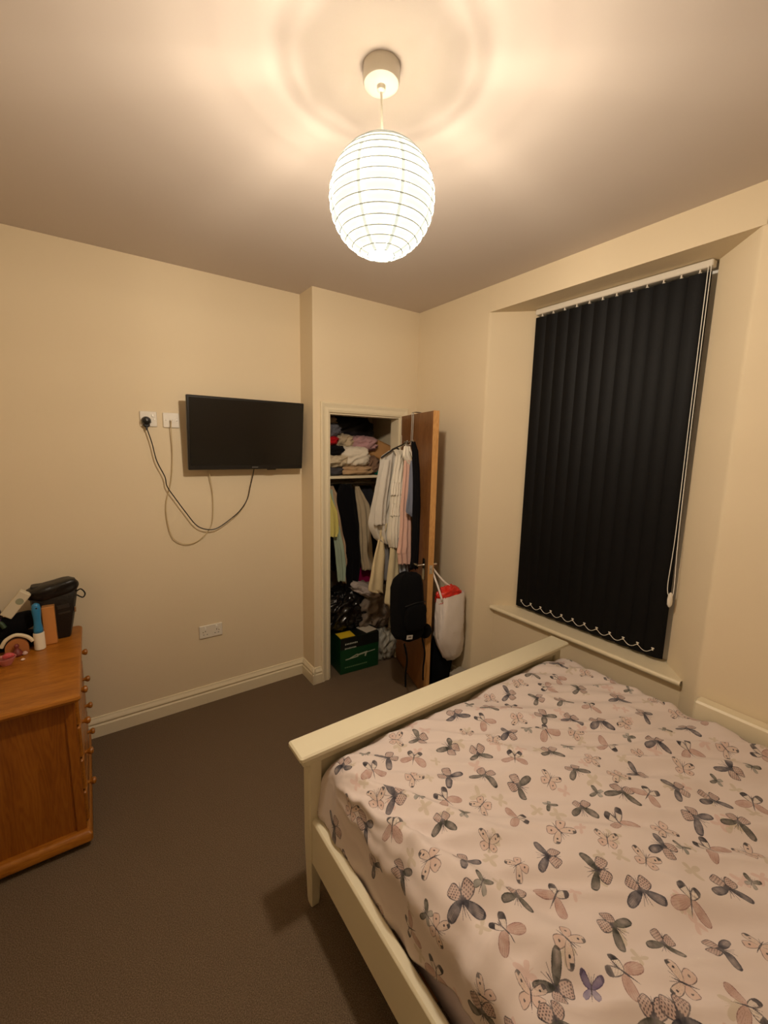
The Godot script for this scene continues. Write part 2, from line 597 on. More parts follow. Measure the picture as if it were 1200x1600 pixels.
# ---------------------------------------------------------------- window and blind
func build_window() -> void:
	var w := Node3D.new()
	w.name = "window_1"
	w.position = Vector3(2.45, 0.64, -1.28)
	add_child(w)
	w.set_meta("kind", "structure")
	var g := Geo.new()
	for z in [-1.735, -0.83]:
		g.box(Vector3(2.45, 1.6425, z), Vector3(0.07, 2.005, 0.06), 0.006)
	for y in [0.675, 1.64, 2.615]:
		g.box(Vector3(2.45, y, -1.2825), Vector3(0.068, 0.06, 0.845), 0.006)
	part("window_frame", g, M.white, w)
	for y in [[0.705, 1.61], [1.67, 2.585]]:
		part("pane", box_geo(Vector3(2.448, y[0], -1.706), Vector3(2.452, y[1], -0.859)), M.glass, w)
	g = Geo.new()
	g.prism([Vector2(2.236, -1.862), Vector2(2.236, -0.7), Vector2(2.262, -0.7), Vector2(2.384, -0.816), Vector2(2.42, -0.816), Vector2(2.42, -1.738), Vector2(2.384, -1.738), Vector2(2.262, -1.85)], Vector3(0, 0.645, 0), Vector3.RIGHT, Vector3.BACK, Vector3(0, 0.027, 0))
	g.tube([Vector3(2.237, 0.6585, -1.862), Vector3(2.237, 0.6585, -0.7)], 0.0135, 10)
	struct("window_sill", g, M.trim)

	var b := thing("vertical_blind", "black vertical slat blind closed over the window recess with a white head rail", "blind", Vector3(2.36, 0.69, -1.28))
	part("head_rail", box_geo(Vector3(2.335, 2.572, -1.735), Vector3(2.378, 2.604, -0.822), 0.004), M.white_plastic, b, "white head rail")
	var n := 12
	var pitch := 0.0745
	var shape := Geo.new()
	var rows := []
	var slope := deg_to_rad(11.0)
	var half := 0.0435
	for r in 15:
		var y := 0.69 + 1.868 * r / 14.0
		var row := []
		for c in 9:
			var t := c / 8.0 * 2.0 - 1.0
			var bow := -0.0075 * (1.0 - t * t)
			row.append(Vector3(bow * cos(slope) + t * half * sin(slope), y, t * half * cos(slope) - bow * sin(slope)))
		rows.append(row)
	shape.limit = 60.0
	shape.sheet(rows, 0.0012)
	var sm := shape.mesh()
	var hk := Geo.new()
	hk.box(Vector3(0, 2.566, 0), Vector3(0.012, 0.016, 0.006), 0.001)
	hk.box(Vector3(0, 2.552, 0), Vector3(0.006, 0.02, 0.014), 0.001)
	var hm := hk.mesh()
	var wt := Geo.new()
	wt.box(Vector3(0, 0.712, 0), Vector3(0.003, 0.03, 0.074), 0.001)
	var wtm := wt.mesh()
	var clip := Geo.new()
	clip.box(Vector3(0, 0.732, 0), Vector3(0.004, 0.012, 0.007), 0.001)
	clip.box(Vector3(0, 0.739, 0), Vector3(0.004, 0.006, 0.014), 0.001)
	var cm := clip.mesh()
	var zs := []
	for i in n:
		var z := -1.694 + pitch * i
		zs.append(z)
		for e in [["slat", sm, M.blind, 0.0], ["carrier_hook", hm, M.white_plastic, -0.004], ["bottom_weight", wtm, M.blind, 0.004], ["chain_clip", cm, M.white_plastic, -0.012]]:
			var o := MeshInstance3D.new()
			o.name = e[0]
			o.mesh = e[1]
			o.material_override = e[2]
			o.position = Vector3(2.356 + e[3], 0, z) - b.position
			b.add_child(o, true)
			if e[0] == "carrier_hook":
				o.set_meta("label", "white carrier hook")
	for i in n - 1:
		var path := []
		for k in 9:
			var t := k / 8.0
			path.append(Vector3(2.343, 0.733 - 0.024 * sin(PI * t), lerpf(zs[i], zs[i + 1], t)))
		g = Geo.new()
		g.tube(path, 0.0016, 6)
		part("bead_chain", g, M.white_plastic, b, "white bead chain")
	g = Geo.new()
	for dz in [0.0, 0.011]:
		g.tube(smooth_path([Vector3(2.332, 2.575, -0.838 + dz), Vector3(2.331, 1.9, -0.836 + dz), Vector3(2.33, 1.35, -0.832 + dz * 1.2), Vector3(2.33, 1.1, -0.838 + dz * 2.6), Vector3(2.33, 1.04, -0.828 + dz * 1.4)]), 0.0017, 6)
	part("pull_cord", g, M.white, b, "white pull cord")
	g = Geo.new()
	g.lathe([Vector2(0.004, 0.0), Vector2(0.0105, 0.012), Vector2(0.012, 0.035), Vector2(0.010, 0.06), Vector2(0.004, 0.075)], 14, Vector3(2.33, 0.985, -0.82))
	part("cord_weight", g, M.white_plastic, b, "white cord weight")


# ---------------------------------------------------------------- built-in cupboard
func frame_loft(x0: float, x1: float, y1: float, z: float, prof: Array) -> Geo:
	var g := Geo.new()
	var rings := []
	for e in [[x0, 0.0, -1.0, 0.0], [x0, y1, -1.0, 1.0], [x1, y1, 1.0, 1.0], [x1, 0.0, 1.0, 0.0]]:
		var ring := PackedVector3Array()
		for p in prof:
			ring.append(Vector3(e[0] + e[2] * p.x, e[1] + e[3] * p.x, z + p.y))
		rings.append(ring)
	g.loft(rings)
	return g

func build_cupboard() -> void:
	# moulded frame round the opening, then its plain lining
	var g := frame_loft(1.383, 1.998, 1.978, CUP_Z, [Vector2(0, 0), Vector2(0, 0.012), Vector2(0.012, 0.017), Vector2(0.02, 0.012), Vector2(0.04, 0.014), Vector2(0.05, 0.022), Vector2(0.06, 0.022), Vector2(0.067, 0.014), Vector2(0.067, 0)])
	struct("trim_2", g, M.trim)
	g = frame_loft(1.395, 1.986, 1.966, CUP_Z - 0.1, [Vector2(0, 0), Vector2(0, 0.1), Vector2(0.02, 0.1), Vector2(0.02, 0)])
	struct("trim_3", g, M.trim)
	# the door, standing open into the room
	var hinge := Vector3(1.995, 0, -2.632)
	var d := Vector3(-0.175, 0, 0.565).normalized()
	var inner := Vector3(-d.z, 0, d.x)            # the side that faces the cupboard when shut
	if inner.x > 0:
		inner = -inner
	var L := 0.592
	var bs := Basis(d, Vector3.UP, d.cross(Vector3.UP))
	var door := Node3D.new()
	door.name = "door_1"
	door.position = hinge
	add_child(door)
	door.set_meta("kind", "structure")
	g = Geo.new()
	var mid := hinge + d * L / 2 - inner * 0.02 + Vector3(0, 0.998, 0)
	g.box(mid, Vector3(L, 1.97, 0.034), 0.0, bs)
	part("panel", g, M.oak, door)  # shade of this face and light on the edge put into two oak tones
	g = Geo.new()
	g.box(hinge + d * (L + 0.004) - inner * 0.02 + Vector3(0, 0.998, 0), Vector3(0.008, 1.972, 0.04), 0.001, bs)
	part("pale_edge", g, M.pale_wood, door, "door edge in a paler oak tone for the light on it")
	g = Geo.new()
	g.box(hinge + d * (L + 0.009) - inner * 0.02 + Vector3(0, 0.94, 0), Vector3(0.002, 0.06, 0.024), 0.0, bs)
	g.box(hinge + d * (L + 0.012) - inner * 0.02 + Vector3(0, 0.945, 0), Vector3(0.01, 0.016, 0.01), 0.002, bs)
	part("latch", g, M.chrome, door, "steel latch plate")
	for side in [1.0, -1.0]:
		var face: Vector3 = hinge + d * (L - 0.06) + inner * (0.002 if side > 0 else -0.042)
		var out: Vector3 = inner * side
		g = Geo.new()
		g.box(face + Vector3(0, 0.925, 0), Vector3(0.04, 0.15, 0.008), 0.003, bs)
		g.tube([face + Vector3(0, 0.955, 0), face + out * 0.05 + Vector3(0, 0.955, 0)], 0.0085, 12)
		g.tube(smooth_path([face + out * 0.046 + Vector3(0, 0.955, 0), face + out * 0.05 - d * 0.03 + Vector3(0, 0.956, 0), face + out * 0.05 - d * 0.085 + Vector3(0, 0.952, 0), face + out * 0.045 - d * 0.108 + Vector3(0, 0.947, 0)]), 0.0085, 12)
		part("door_handle", g, M.chrome, door, "polished metal lever handle")
	for y in [0.22, 1.75]:
		g = Geo.new()
		g.tube([hinge + Vector3(-0.002, y, 0.012), hinge + Vector3(-0.002, y + 0.09, 0.012)], 0.005, 10)
		part("hinge", g, M.chrome, door)
	# shelf and clothes rail
	solo("cupboard_shelf", box_geo(Vector3(1.366, 1.505, -3.29), Vector3(2.158, 1.525, -2.79), 0.002), M.trim, "cream painted shelf across the cupboard under the folded clothes", "shelf")
	g = Geo.new()
	g.tube([Vector3(1.366, 1.455, -2.95), Vector3(2.16, 1.455, -2.95)], 0.0125, 14)
	solo("clothes_rail", g, M.steel_wire, "metal clothes rail just under the cupboard shelf", "rail")


# ---------------------------------------------------------------- bed
func build_bed() -> void:
	var b := thing("bed", "cream painted wooden bed frame with a panelled footboard standing against the window wall", "bed", Vector3(1.35, 0, -0.3))
	var g := Geo.new()
	g.box(Vector3(1.345, 0.4, -1.272), Vector3(1.53, 0.44, 0.022), 0.003)
	part("footboard_panel", g, M.bedpaint, b)
	g = Geo.new()
	g.box(Vector3(1.318, 0.684, -1.256), Vector3(1.6, 0.024, 0.112), 0.006)
	g.box(Vector3(1.32, 0.663, -1.262), Vector3(1.57, 0.022, 0.066), 0.006)
	g.box(Vector3(1.32, 0.635, -1.266), Vector3(1.545, 0.04, 0.048), 0.006)
	part("footboard_cap", g, M.bedpaint, b)
	g = Geo.new()
	g.box(Vector3(1.34, 0.235, -1.27), Vector3(1.5, 0.11, 0.028), 0.004)
	part("footboard_rail", g, M.bedpaint, b)
	for s in [[0.596, -1.272, 0.668], [2.094, -1.272, 0.668], [0.596, 0.745, 1.0], [2.05, 0.745, 1.0]]:
		g = Geo.new()
		var rings := []
		for q in [[0.0, 0.017], [0.02, 0.019], [0.2, 0.024], [0.3, 0.026], [s[2], 0.026]]:
			var r: float = q[1]
			var ring := PackedVector3Array()
			for p in [Vector2(1, 0.8), Vector2(0.8, 1), Vector2(-0.8, 1), Vector2(-1, 0.8), Vector2(-1, -0.8), Vector2(-0.8, -1), Vector2(0.8, -1), Vector2(1, -0.8)]:
				ring.append(Vector3(s[0] + p.x * r, q[0], s[1] + p.y * r))
			rings.append(ring)
		g.loft(rings)
		part("leg", g, M.bedpaint, b)
	for x in [0.592, 2.078]:
		g = Geo.new()
		g.box(Vector3(x, 0.292, -0.265), Vector3(0.024, 0.185, 1.98), 0.005)
		g.box(Vector3(x + (0.006 if x < 1 else -0.006), 0.379, -0.265), Vector3(0.034, 0.016, 1.98), 0.005)
		part("side_rail", g, M.bedpaint, b)
	g = Geo.new()
	g.box(Vector3(1.33, 0.62, 0.75), Vector3(1.44, 0.7, 0.024), 0.004)
	g.box(Vector3(1.33, 0.99, 0.75), Vector3(1.56, 0.04, 0.08), 0.008)
	part("headboard", g, M.bedpaint, b)
	for k in 9:
		g = box_geo(Vector3(0.61, 0.30, -1.15 + k * 0.22), Vector3(2.06, 0.318, -1.08 + k * 0.22), 0.003)
		part("bed_slat", g, M.pale_wood, b)
	# mattress in a lilac sheet
	g = Geo.new()
	g.limit = 180.0
	var mr := []
	for q in [[0.32, 0.02], [0.335, 0.0], [0.45, -0.004], [0.54, 0.0], [0.57, 0.03], [0.575, 0.07]]:
		var ring := PackedVector3Array()
		for k in 48:
			var a := TAU * k / 48
			var cx := signf(cos(a)) * pow(absf(cos(a)), 0.22)
			var cz := signf(sin(a)) * pow(absf(sin(a)), 0.22)
			ring.append(Vector3(1.345 + cx * (0.703 - q[1]), q[0], -0.27 + cz * (0.955 - q[1])))
		mr.append(ring)
	g.loft(mr)
	solo("mattress", g, cloth(c8(186, 172, 178)), "mattress in a greyish lilac fitted sheet showing below the duvet edge", "mattress")
	build_duvet()

func duvet_height(s: float, t: float, nz: FastNoiseLite, fold: FastNoiseLite) -> float:
	var h := 0.632
	h += 0.012 * nz.get_noise_2d(s * 1.2, t * 1.2)
	# long soft creases running towards the window, as cloth pulled from the foot end
	var q := Vector2(s, t).rotated(-0.62)
	h += 0.016 * (1.0 - absf(fold.get_noise_2d(q.x * 0.55, q.y * 2.6)) * 2.6)
	return h

# folds that spread from the corner where the cloth is pulled over the mattress
func radiating(s: float, t: float) -> float:
	var d := Vector2(s - 0.56, t + 1.27)
	var phi := atan2(d.x, d.y)
	var r := d.length()
	var w := exp(-pow((phi - 0.2) / 0.36, 2.0)) * smoothstep(0.1, 0.3, r) * (1.0 - smoothstep(0.9, 1.4, r))
	return w * (0.015 * sin(phi * 24.0 + 2.0 * sin(r * 3.0)) + 0.006 * sin(phi * 47.0 + 1.3))

func build_duvet() -> void:
	var nz := noise(2.0, 3, 31)
	var fold := noise(1.9, 2, 77)
	var fine := noise(9.0, 3, 78)
	var rows := []
	var uvs := []
	var R := 0.075
	var xe := 0.622
	var arc := R * PI / 2
	var nt := 170
	var s_right := 2.082
	for i in nt + 1:
		var t := lerpf(-1.248, 0.55, pow(float(i) / nt, 1.25))
		# how far the cloth hangs down the side: it reaches the rail near the foot and lifts towards the head
		var hang := lerpf(0.205, 0.015, smoothstep(-0.85, -0.25, t)) + 0.008 * sin(t * 23.0)
		var row := []
		var uvr := []
		var foot := clampf((t + 1.248) / 0.07, 0.0, 1.0)
		var drop := 0.055 * (1.0 - sin(foot * PI / 2.0)) 
		for j in 152:
			var u := j / 151.0
			var s := 0.0
			var s0 := xe + R - arc - hang
			if j < 44:
				s = lerpf(s0, xe + R, j / 43.0)
			else:
				s = lerpf(xe + R, s_right, (j - 43) / 108.0)
			var p := Vector3()
			var h := duvet_height(maxf(s, xe + R), t, nz, fold) - drop
			# folds that run down the hanging side
			var pl := sin(t * 34.0 + 2.6 * nz.get_noise_2d(t * 1.1, 4.0)) * 0.5 + sin(t * 61.0 + 1.0) * 0.2
			var side := clampf((xe + R + 0.25 - s) / 0.34, 0.0, 1.0)
			if s >= xe + R:
				p = Vector3(s, h + 0.012 * pl * side * side, t)
			elif s >= xe + R - arc:
				var a := (xe + R - s) / R
				p = Vector3(xe + R - sin(a) * R, h - R + cos(a) * R, t) + Vector3(-sin(a), cos(a), 0) * 0.014 * pl * side
			else:
				var down := xe + R - arc - s
				var flare := 0.03 * smoothstep(-0.9, -1.22, t)
				p = Vector3(xe - 0.012 * pl - flare * down * 5.0, h - R - down, t)
			var dist := clampf((s_right - s) / 0.05, 0.0, 1.0)
			p.y -= 0.05 * (1.0 - sqrt(1.0 - (1.0 - dist) * (1.0 - dist)))
			p.y += 0.0022 * fine.get_noise_2d(s, t)
			if p.y < 0.4 and p.x < 0.6135:
				p.x = lerpf(p.x, 0.6135, smoothstep(0.415, 0.392, p.y))
			var nrm := Vector3.UP
			if s < xe + R:
				var an := minf((xe + R - s) / R, PI / 2)
				nrm = Vector3(-sin(an), cos(an), 0) * (1.0 - 0.7 * clampf((xe + R - s) / arc, 0.0, 1.0))
			p += nrm * radiating(s, t)
			row.append(p)
			uvr.append(Vector2((s - 0.36) / 1.8, (t + 1.28) / 1.25))
		rows.append(row)
		uvs.append(uvr)
	var g := Geo.new()
	g.limit = 180.0
	g.sheet(rows, 0.022, uvs)
	var m := cloth(Color.WHITE, 0.9)
	m.uv1_triplanar = false
	m.uv1_scale = Vector3.ONE
	m.heightmap_enabled = false
	m.albedo_texture = butterfly_print()
	solo("duvet", g, m, "rumpled pinkish white duvet printed with grey and pink butterflies spread over the bed", "duvet")


# ---- the printed pattern: butterflies of five kinds, painted flat
const PRINT_W := 2048
const PRINT_H := 1422
const PRINT_MM := 1137.8      # texels per metre

func wing(x: float, y: float, th: float, L: float, W: float, blunt: float) -> Vector3:   # (along, across, edge): edge < 1 is inside
	var a := (x * cos(th) + y * sin(th)) / L
	var b := -x * sin(th) + y * cos(th)
	if a <= 0.0 or a >= 1.0:
		return Vector3(a, b, 9.0)
	var w := W * pow(a, 0.62) * pow(1.0 - a, blunt) * 1.75
	return Vector3(a, b, absf(b) / maxf(w, 1e-4))

func butterfly_color(kind: int, x: float, y: float, rng_k: float) -> Color:
	var none := Color(0, 0, 0, 0)
	var body := absf(x) < 0.045 * (1.0 - absf(y + 0.05) * 1.6)
	if body:
		return Color(0.23, 0.22, 0.25, 1.0)
	if y > 0.16 and y < 0.6 and absf(x - (y - 0.1) * 0.42) < 0.014:
		return Color(0.35, 0.32, 0.33, 0.8)
	if kind == 2:      # pink, with small black-tipped fore parts
		var f := wing(x, y, 0.9, 0.78, 0.22, 0.32)
		var h := wing(x, y, -0.55, 1.1, 0.31, 0.46)
		if f.z < 1.0:
			if f.x > 0.62 or f.z > 0.8:
				return Color(0.21, 0.2, 0.22, 1)
			return Color(0.86, 0.81, 0.77, 1) if fmod(absf(f.y) * 26.0 + 0.4, 1.0) > 0.2 else Color(0.5, 0.46, 0.46, 1)
		if h.z < 1.0:
			if h.z > 0.88 or h.x > 0.965:
				return Color(0.50, 0.36, 0.35, 1)
			var v := absf(fmod(atan2(h.y, h.x + 0.12) * 9.0 + 20.0, 1.0) - 0.5)
			return Color(0.74, 0.615, 0.575, 1).lerp(Color(0.56, 0.44, 0.42), 0.75 if v < 0.08 else 0.18 * h.x)
		return none
	if kind == 3 or kind == 4:
		var c := Color(0.33, 0.325, 0.3, 1) if kind == 3 else Color(0.33, 0.28, 0.43, 1)
		var f := wing(x, y, 0.62, 1.0, 0.25, 0.4)
		var h := wing(x, y, -0.72, 0.72, 0.21, 0.3)
		if f.z < 1.0:
			return c.darkened(0.25) if f.z > 0.75 or f.x > 0.8 else c.lightened(0.08)
		if h.z < 1.0:
			return c.lightened(0.02) if h.z > 0.82 else c.lightened(0.34)
		return none
	if kind == 1:      # pale, outlined, with eye spots and dark tips
		var f := wing(x, y, 0.6, 1.0, 0.25, 0.36)
		var h := wing(x, y, -0.62, 0.74, 0.29, 0.28)
		if f.z < 1.0:
			if f.z > 0.86 or f.x > 0.95:
				return Color(0.32, 0.29, 0.3, 1)
			if f.x > 0.78 and f.y > -0.02:
				return Color(0.25, 0.24, 0.25, 1)
			if Vector2(f.x - 0.6, f.y * 1.0).length() < 0.06:
				return Color(0.2, 0.19, 0.21, 1)
			var v := absf(fmod(atan2(f.y, f.x + 0.05) * 8.0 + 20.0, 1.0) - 0.5)
			return Color(0.82, 0.73, 0.68, 1).lerp(Color(0.5, 0.43, 0.42), 0.5 if v < 0.06 else 0.0)
		if h.z < 1.0:
			if h.z > 0.87 or h.x > 0.95:
				return Color(0.38, 0.33, 0.33, 1)
			if Vector2(h.x - 0.62, h.y).length() < 0.065:
				return Color(0.24, 0.22, 0.23, 1)
			return Color(0.8, 0.69, 0.645, 1)
		return none
	# dark, long fore wings; pale dotted hind wings
	var f := wing(x, y, 0.5, 1.12, 0.25, 0.4)
	var h := wing(x, y, -0.8, 0.76, 0.3, 0.24)
	if f.z < 1.0:
		var base := Color(0.24, 0.24, 0.285, 1) if rng_k < 0.55 else Color(0.26, 0.265, 0.25, 1)
		if f.z > 0.8 or f.x < 0.28 or f.x > 0.9:
			return base.darkened(0.18)
		var v := absf(fmod(atan2(f.y, f.x + 0.02) * 12.0 + 20.0, 1.0) - 0.5)
		return base.lerp(Color(0.6, 0.545, 0.53), (0.2 + 0.55 * smoothstep(0.3, 0.65, f.x) * (1.0 - f.z)) * (1.0 if v > 0.13 else 0.35))
	if h.z < 1.0:
		if h.z > 0.84 or h.x > 0.95 or h.x < 0.22:
			return Color(0.29, 0.27, 0.29, 1)
		var cell := Vector2(fmod(h.x * 6.3 + 8.0, 1.0) - 0.5, fmod(h.y * 9.0 + 8.3 + floor(h.x * 6.3) * 0.5, 1.0) - 0.5)
		if cell.length() < 0.27:
			return Color(0.33, 0.28, 0.29, 1)
		return Color(0.72, 0.62, 0.585, 1)
	return none

var wash := noise(0.03, 3, 44)

func stamp(im: Image, at: Vector2, ang: float, kind: int, span: float, squash: Vector2, k: float, faint := 0.0) -> void:
	var half := span * PRINT_MM / 2.0
	var c := Vector2((at.x - 0.36) * PRINT_MM, (at.y + 1.28) * PRINT_MM)
	var f := Vector2(cos(ang), sin(ang))
	var rt := Vector2(-f.y, f.x)
	var reach := int(half * 1.15)
	for py in range(maxi(0, int(c.y) - reach), mini(PRINT_H, int(c.y) + reach)):
		for px in range(maxi(0, int(c.x) - reach), mini(PRINT_W, int(c.x) + reach)):
			var d := (Vector2(px, py) - c) / half
			var x := d.dot(rt)
			x = x / squash.x if x > 0.0 else -x / squash.y
			if x > 1.1:
				continue
			var col := butterfly_color(kind, x, d.dot(f), k)
			if col.a > 0.0:
				var was := im.get_pixel(px, py)
				if faint > 0.0:
					col = Color(0.74, 0.68, 0.6, 1) if k < 0.6 else Color(0.8, 0.67, 0.64, 1)
					im.set_pixel(px, py, was.lerp(col, faint))
				else:
					im.set_pixel(px, py, was.lerp(Color(col.r, col.g, col.b), (0.72 + 0.34 * wash.get_noise_2d(px, py)) * col.a + 0.06))

func butterfly_print() -> ImageTexture:
	var im := Image.create(PRINT_W, PRINT_H, false, Image.FORMAT_RGB8)
	im.fill(Color(0.85, 0.795, 0.775))
	var rng := RandomNumberGenerator.new()
	rng.seed = 11
	# pale washed-out ones lie under the others
	for i in 150:
		stamp(im, Vector2(rng.randf_range(0.38, 2.14), rng.randf_range(-1.26, -0.05)), rng.randf() * TAU, 3, rng.randf_range(0.045, 0.075), Vector2(rng.randf_range(0.5, 1.0), rng.randf_range(0.5, 1.0)), rng.randf(), 0.55)
	# place along the cloth, place down it, heading in degrees, kind
	var spots := [0.66,-1.17,138,0, 0.75,-1.16,-63,3, 0.81,-1.10,176,0, 0.89,-1.05,-43,2, 0.73,-1.08,-73,2, 0.89,-1.16,34,1, 0.97,-1.12,-130,0, 1.04,-1.02,-105,0, 0.83,-0.98,86,1, 0.94,-0.92,73,0, 0.59,-1.04,0,1, 0.48,-1.27,-127,1, 0.68,-0.98,-58,1, 0.73,-0.95,-149,0, 0.79,-0.90,-53,3, 0.87,-0.86,-90,2, 0.46,-1.12,-129,0, 0.59,-0.97,90,0, 0.66,-0.86,-36,2, 0.79,-0.79,119,0, 1.94,-1.15,147,0, 1.87,-1.19,-21,3, 1.99,-1.03,135,1, 1.73,-1.16,128,0, 1.83,-1.08,-103,2, 1.71,-1.06,-148,2, 1.62,-1.15,110,1, 1.52,-1.13,-128,0, 1.81,-0.96,-128,0, 1.92,-0.94,-34,3, 1.59,-1.03,-149,0, 1.66,-0.95,108,0, 1.43,-1.16,121,1, 1.29,-1.16,-44,3, 1.35,-1.10,139,0, 1.45,-1.06,-40,2, 1.39,-0.98,121,1, 1.50,-0.93,86,0, 1.58,-0.86,147,0, 1.73,-0.86,-42,2, 1.19,-1.14,112,0, 1.26,-1.05,-97,2, 1.15,-1.04,-43,1, 1.28,-0.94,-129,0, 1.20,-0.95,-39,1, 1.36,-0.91,-49,3, 1.42,-0.87,-79,2, 1.51,-0.80,-16,1, 1.11,-0.94,114,0, 1.19,-0.84,-39,2, 1.33,-0.79,126,0, 1.41,-0.77,-31,3, 1.42,-0.68,66,1, 1.04,-0.85,153,0, 1.11,-0.76,63,0, 1.31,-0.68,104,0, 1.21,-0.71,-15,1, 0.95,-0.78,172,1, 1.00,-0.68,38,2, 0.86,-0.77,-42,3, 1.06,-0.58,101,1, 0.86,-0.67,-39,1, 1.13,-0.66,100,3, 1.20,-0.59,132,0, 1.29,-0.59,-114,3, 0.96,-0.55,-135,0, 0.76,-0.67,84,0, 0.87,-0.58,-175,1, 1.14,-0.48,-35,1, 1.03,-0.45,-146,0, 0.80,-0.53,135,0, 0.89,-0.48,-10,2, 0.72,-0.50,-90,2, 0.81,-0.40,82,1, 0.94,-0.36,74,0, 0.74,-0.38,-90,0, 0.68,-0.40,-39,1, 0.79,-0.33,-34,4, 0.86,-0.30,-108,2, 0.59,-0.39,90,0, 0.68,-0.34,112,0, 1.08,-0.36,124,0, 1.16,-0.28,-29,2, 1.29,-0.24,135,0, 1.36,-0.21,-8,3, 1.01,-0.28,150,0, 1.10,-0.20,56,0, 0.95,-0.22,-124,1, 1.18,-0.15,0,1, 1.01,-0.13,51,2, 0.84,-0.23,141,0, 0.88,-0.20,117,0, 1.50,-0.56,-112,0, 1.67,-0.48,-32,1, 1.42,-0.59,110,1, 1.35,-0.54,150,0, 1.53,-0.45,-148,0, 1.42,-0.49,-6,2, 1.70,-0.39,-108,3, 1.79,-0.38,-84,0, 1.87,-0.34,-11,3, 1.60,-0.37,132,0, 1.69,-0.29,-25,2, 1.25,-0.50,-68,2, 1.33,-0.41,108,1, 1.46,-0.37,90,0, 1.54,-0.29,162,0, 1.25,-0.38,-104,0, 1.30,-0.35,-21,3, 1.38,-0.31,-83,2, 1.46,-0.24,-74,1, 1.17,-0.39,-23,1, 2.05,-0.93,-101,2, 2.02,-0.83,-101,3, 1.90,-0.82,137,0, 2.02,-0.72,34,1, 2.02,-0.63,129,1, 2.12,-0.60,-99,0, 1.87,-0.70,73,0, 1.75,-0.72,-107,1, 1.66,-0.78,122,0, 1.84,-0.61,32,3, 1.92,-0.56,156,0, 2.04,-0.54,33,2, 1.67,-0.67,90,3, 1.72,-0.59,139,0, 1.55,-0.69,67,2, 1.61,-0.60,113,1, 1.80,-0.51,-63,2, 1.92,-0.43,100,1, 2.07,-0.39,105,0, 2.16,-0.71,107,3, 2.00,-0.34,-107,2, 2.13,-0.50,51,4, 0.52,-0.90,127,0, 0.59,-0.78,90,0, 0.59,-0.66,-90,3, 0.59,-0.62,90,1, 0.68,-0.60,122,0, 0.74,-0.59,-17,3, 0.59,-0.47,-90,1, 0.68,-0.72,-146,1, 0.39,-0.85,-139,1, 0.48,-0.72,-129,2, 0.55,-0.47,174,0, 0.38,-1.05,46,0]
	var spans := [0.1, 0.086, 0.1, 0.06, 0.066]
	for i in range(0, spots.size(), 4):
		var kind: int = spots[i + 3]
		stamp(im, Vector2(spots[i], spots[i + 1]), deg_to_rad(spots[i + 2]), kind, spans[kind] * rng.randf_range(0.9, 1.12), Vector2(rng.randf_range(0.78, 1.0), rng.randf_range(0.78, 1.0)), rng.randf())
	# more of the same wherever the cloth would otherwise stay bare
	var used := []
	for i in range(0, spots.size(), 4):
		used.append(Vector2(spots[i], spots[i + 1]))
	for i in 900:
		var p := Vector2(rng.randf_range(0.42, 2.12), rng.randf_range(-1.22, -0.09))
		var free := true
		for q in used:
			if p.distance_to(q) < 0.105:
				free = false
				break
		if free:
			used.append(p)
			var kind := rng.randi() % 4
			stamp(im, p, rng.randf() * TAU, kind, spans[kind], Vector2(rng.randf_range(0.78, 1.0), rng.randf_range(0.78, 1.0)), rng.randf())
	return ImageTexture.create_from_image(im)


